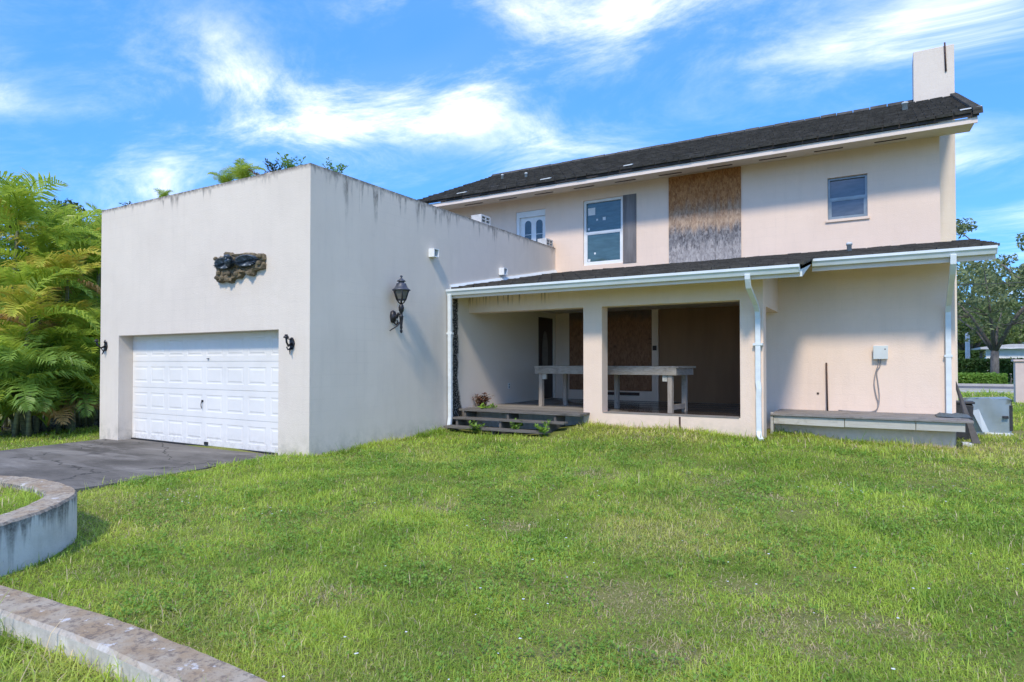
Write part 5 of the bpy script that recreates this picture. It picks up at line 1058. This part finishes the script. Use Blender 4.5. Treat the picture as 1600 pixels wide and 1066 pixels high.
def make_grass(zones, name, label, cat, seed, tufts=0):
    r = np.random.default_rng(seed); V = []; T = []; nb = 0
    for (x0, x1, y0, y1, dens, L, wid, mask, zf) in zones:
        n = int((x1 - x0) * (y1 - y0) * dens); x = r.uniform(x0, x1, n); y = r.uniform(y0, y1, n); k = mask(x, y) & inview(x, y); x, y = x[k], y[k]
        # clumping and thin patches
        cn = fbm(x, y, .22, 5); bb = bare(x, y); keep = r.random(len(x)) < np.clip((.45 + 1.2 * cn) * (1 - .55 * np.clip(bb, 0, 1)), 0.2, 1); x, y, cn, bb = x[keep], y[keep], cn[keep], bb[keep]
        if tufts:       # coarse tussocks: blades gathered round a few hundred centres
            cx = r.uniform(x0, x1, tufts); cy = r.uniform(y0, y1, tufts); kk = mask(cx, cy) & inview(cx, cy); cx, cy = np.repeat(cx[kk], 46), np.repeat(cy[kk], 46)
            x = cx + r.normal(0, .032, len(cx)); y = cy + r.normal(0, .032, len(cx)); cn = x * 0 + .5; bb = x * 0
        n = len(x); z = zf(x, y); big = fbm(x, y, 1.9, 15); med = fbm(x, y, .55, 25); lush = fbm(x, y, .8, 35)
        Lb = L * r.uniform(.45, 1.25, n) * (.35 + 1.35 * lush) * (1 - .35 * np.clip(bb, 0, 1)); az = r.uniform(0, 2 * PI, n) ; el = np.where(r.random(n) < .48, r.uniform(.04, .50, n), np.clip(r.normal(.88, .33, n), .12, 1.5)); bend = np.where(el < .5, r.uniform(-.1, .5, n), r.uniform(.3, 1.3, n))
        tall = r.random(n) < .012; Lb = np.where(tall, Lb * 1.7, Lb); el = np.where(tall, 1.25, el)
        w = wid * r.uniform(.6, 1.35, n); dx_, dy_ = np.cos(az), np.sin(az); hx, hy = -dy_, dx_
        p0 = np.stack([x, y, z - .008], 1); d1 = np.stack([dx_ * np.cos(el), dy_ * np.cos(el), np.sin(el)], 1); e2 = el - bend; d2 = np.stack([dx_ * np.cos(e2), dy_ * np.cos(e2), np.sin(e2)], 1)
        p1 = p0 + d1 * (Lb * .55)[:, None]; p2 = p1 + d2 * (Lb * .5)[:, None]; hw = np.stack([hx, hy, np.zeros(n)], 1) * w[:, None] * .5
        V.append(np.stack([p0 - hw * .8, p0 + hw * .8, p1 + hw, p1 - hw, p2], 1).reshape(-1, 3))
        g1, g2, g3, g4 = np.array((.27, .42, .05)), np.array((.52, .66, .09)), np.array((.72, .70, .18)), np.array((.78, .62, .37))
        f = np.clip((med - .33) * 3.2 + r.normal(0, .22, n), 0, 1)[:, None]; c = g1 * (1 - f) + g2 * f
        fy = np.clip((big - .50) * 3.0 + r.normal(0, .22, n), 0, 1)[:, None] * .75; c = c * (1 - fy) + g3 * fy
        dry = (r.random(n) < np.clip(.07 + .75 * bb + .5 * np.clip(big - .5, 0, 1), 0, .85))[:, None]; c = np.where(dry, g4 * r.uniform(.6, 1.15, (n, 1)), c) * r.uniform(.78, 1.18, (n, 1))
        T.append(np.repeat(c, 5, axis=0)); nb += n
    V = np.concatenate(V).astype(np.float32); T = np.concatenate(T).astype(np.float32)
    me = bpy.data.meshes.new(name); me.vertices.add(len(V)); me.vertices.foreach_set('co', V.ravel()); b = np.arange(nb, dtype=np.int32)[:, None] * 5
    loops = np.concatenate([b + np.array([0, 1, 2, 3]), b + np.array([3, 2, 4])], 1).astype(np.int32).ravel(); me.loops.add(len(loops)); me.loops.foreach_set('vertex_index', loops)
    ls = np.stack([np.arange(nb) * 7, np.arange(nb) * 7 + 4], 1).astype(np.int32).ravel(); me.polygons.add(2 * nb); me.polygons.foreach_set('loop_start', ls); me.update(calc_edges=True)
    at = me.attributes.new('tint', 'FLOAT_COLOR', 'POINT'); at.data.foreach_set('color', np.concatenate([np.clip(T, 0.005, 1), np.ones((len(T), 1), np.float32)], 1).astype(np.float32).ravel())
    print(name, nb, 'blades'); return tag(obj(name, me, 'grass_blade'), label, cat, kind='stuff')
dist = lambda x, y: np.hypot(x, y)
lawn = lambda lo, hi: (lambda x, y: ~blocked(x, y) & (dist(x, y) >= lo) & (dist(x, y) < hi) & (x > -9.6) & ~nearbed(x, y))
BED = [(-7.5, -2)] + FI + [(0.3, 0.3), (0, -2)]
def nearbed(x, y): return poly_in(x, y, BED)
Z = [(-7, 3.5, 1.2, 5, 15000, .060, .0034, lawn(1.0, 4.2), hgt), (-9.2, 6, 1.5, 7, 8500, .068, .0045, lawn(4.2, 6.8), hgt), (-9.6, 9, 2.5, 11.5, 3600, .078, .0066, lawn(6.8, 10.5), hgt),
     (-9.6, 9, 6, 16, 1300, .095, .0105, lawn(10.5, 17), hgt), (0.9, 14, 12, 26, 420, .12, .018, lawn(17, 27), hgt), (1, 22, 20, 40, 90, .16, .034, lawn(27, 40), hgt),
     (-20, -13.6, 4, 9.6, 900, .10, .012, lambda x, y: ~in_drive(x, y) & (x < drive_left(y) + .1) & (x > -17.1 - .12 * (y - 6)) & ((y < GY0) | (x < GX0)), hgt)]
make_grass(Z, 'lawn_grass', 'patchy mown weedy lawn grass across the yard', 'grass', 101)
make_grass([(-9, 6, 1.5, 11.5, 1, .115, .0045, lawn(1.4, 11), hgt)], 'tussock_grass', 'coarse taller grass tussocks standing out of the lawn', 'grass', 105, tufts=600)
make_grass([(-6.8, -.5, .2, 2.2, 5600, .17, .0052, lambda x, y: nearbed(x, y) & ~poly_in(x, y, WALLP), hgt)], 'bed_grass', 'longer rough grass in the bed before the kerb wall', 'grass', 102)
make_grass([(-9.6, -5, .2, 3.4, 4200, .085, .0058, lambda x, y: poly_in(x, y, PLIN) & ~poly_in(x, y, OUT + INN[::-1]), lambda x, y: x * 0 + .335)], 'planter_grass', 'bright grass growing inside the curved planter', 'grass', 103)
# longer grass against the walls and steps
edge = lambda x, y: ~blocked(x, y) & ((np.abs(y - PY0) < .28) & (x > -5.3) & (x < -1.8) | (np.abs(y - 12.6) < .35) & (x > -1.9) & (x < 1.3) | (np.abs(x - GX1) < .22) & (y > 7) & (y < 11.2) | (np.abs(y - GY0) < .15) & (x > -8.9) & (x < -7.8))
make_grass([(-9, 1.6, 6.9, 13, 3000, .15, .0085, edge, hgt)], 'edge_grass', 'longer tufts of grass along the foot of the house walls', 'grass', 104)
# broad-leaved ground weeds: rosettes
def weeds():
    r = np.random.default_rng(201); n = 60000; x = r.uniform(-8.8, 8, n); y = r.uniform(1.5, 13, n); k = lawn(1.2, 11)(x, y) & inview(x, y); x, y = x[k], y[k]; k = r.random(len(x)) < np.clip((fbm(x, y, .6, 45) - .46) * 5, 0.03, 1); x, y = x[k], y[k]
    x, y = np.repeat(x, 6), np.repeat(y, 6); n = len(x); x = x + r.normal(0, .022, n); y = y + r.normal(0, .022, n); l = r.uniform(.010, .024, n) * (1 + .05 * np.hypot(x, y)); az = r.uniform(0, 6.28, n); el = r.uniform(.1, .8, n)
    o_ = np.stack([x, y, hgt(x, y) + r.uniform(.01, .05, n)], 1); d = np.stack([np.cos(az) * np.cos(el), np.sin(az) * np.cos(el), np.sin(el)], 1) * l[:, None]; h = np.stack([-np.sin(az), np.cos(az), 0 * az], 1) * (l * .36)[:, None]
    return quads_mesh('lawn_weeds', np.stack([o_, o_ + d * .55 + h, o_ + d, o_ + d * .55 - h], 1).reshape(-1, 3))
o = obj('lawn_weeds', weeds(), 'leaf_weed'); tag(o, 'small broad-leaved weeds scattered through the lawn', 'weeds', kind='stuff')
def flowers():
    r = np.random.default_rng(202); vs = []
    cl_ = [(onZ(a, b, .12).x, onZ(a, b, .12).y, s, n) for a, b, s, n in ((1290, 772, .5, 16), (1350, 785, .5, 14), (1490, 780, .4, 8), (290, 770, .45, 14), (240, 768, .4, 12), (400, 795, .5, 12), (870, 910, 1.2, 12), (640, 950, 1.0, 10), (1500, 900, 1.2, 16), (1350, 950, 1.0, 8), (780, 1000, .8, 7), (1100, 880, 1.5, 10), (560, 700, 1.5, 16), (760, 780, 2.0, 18), (1450, 690, 2, 22), (1000, 830, 2, 12))]
    P_ = []
    for cx, cy, s, n in cl_:
        for q in range(int(n * .7)): P_.append((cx + r.normal(0, s * .5), cy + r.normal(0, s * .5)))
    for x, y in P_:
        if blocked(np.array([x]), np.array([y]))[0]: continue
        z = float(hgt(x, y)) + r.uniform(.05, .09); d = math.hypot(x, y); s = r.uniform(.0045, .009) * (1 + d * .045)
        for q in range(5):
            az = q * 1.257 + r.uniform(-.2, .2); dv = np.array([math.cos(az), math.sin(az), .35]); h = np.array([-math.sin(az), math.cos(az), 0]) * s * .45; o_ = np.array([x, y, z]); vs += [o_, o_ + dv * s * .6 + h, o_ + dv * s, o_ + dv * s * .6 - h]
    return quads_mesh('lawn_flowers', np.array(vs))
o = obj('lawn_flowers', flowers(), 'flower_white'); tag(o, 'tiny white flowers dotted over the lawn', 'flowers', kind='stuff')
# dead fronds and leaf litter under the palms
r = np.random.default_rng(203); n = 2500; x = r.uniform(-21, -17.0, n); y = r.uniform(4.5, 13, n); az = r.uniform(0, 6.28, n); l = r.uniform(.05, .25, n)
c = np.stack([x, y, hgt(x, y) + r.uniform(.01, .10, n)], 1); d = np.stack([np.cos(az), np.sin(az), r.normal(0, .25, n)], 1) * l[:, None]; h = np.stack([-np.sin(az), np.cos(az), np.zeros(n)], 1) * (l * .14)[:, None]
o = obj('leaf_litter', quads_mesh('leaf_litter', np.stack([c - d, c + h, c + d, c - h], 1).reshape(-1, 3)), 'mulch'); tag(o, 'grey leaf litter on the ground under the palms', 'litter', kind='stuff')
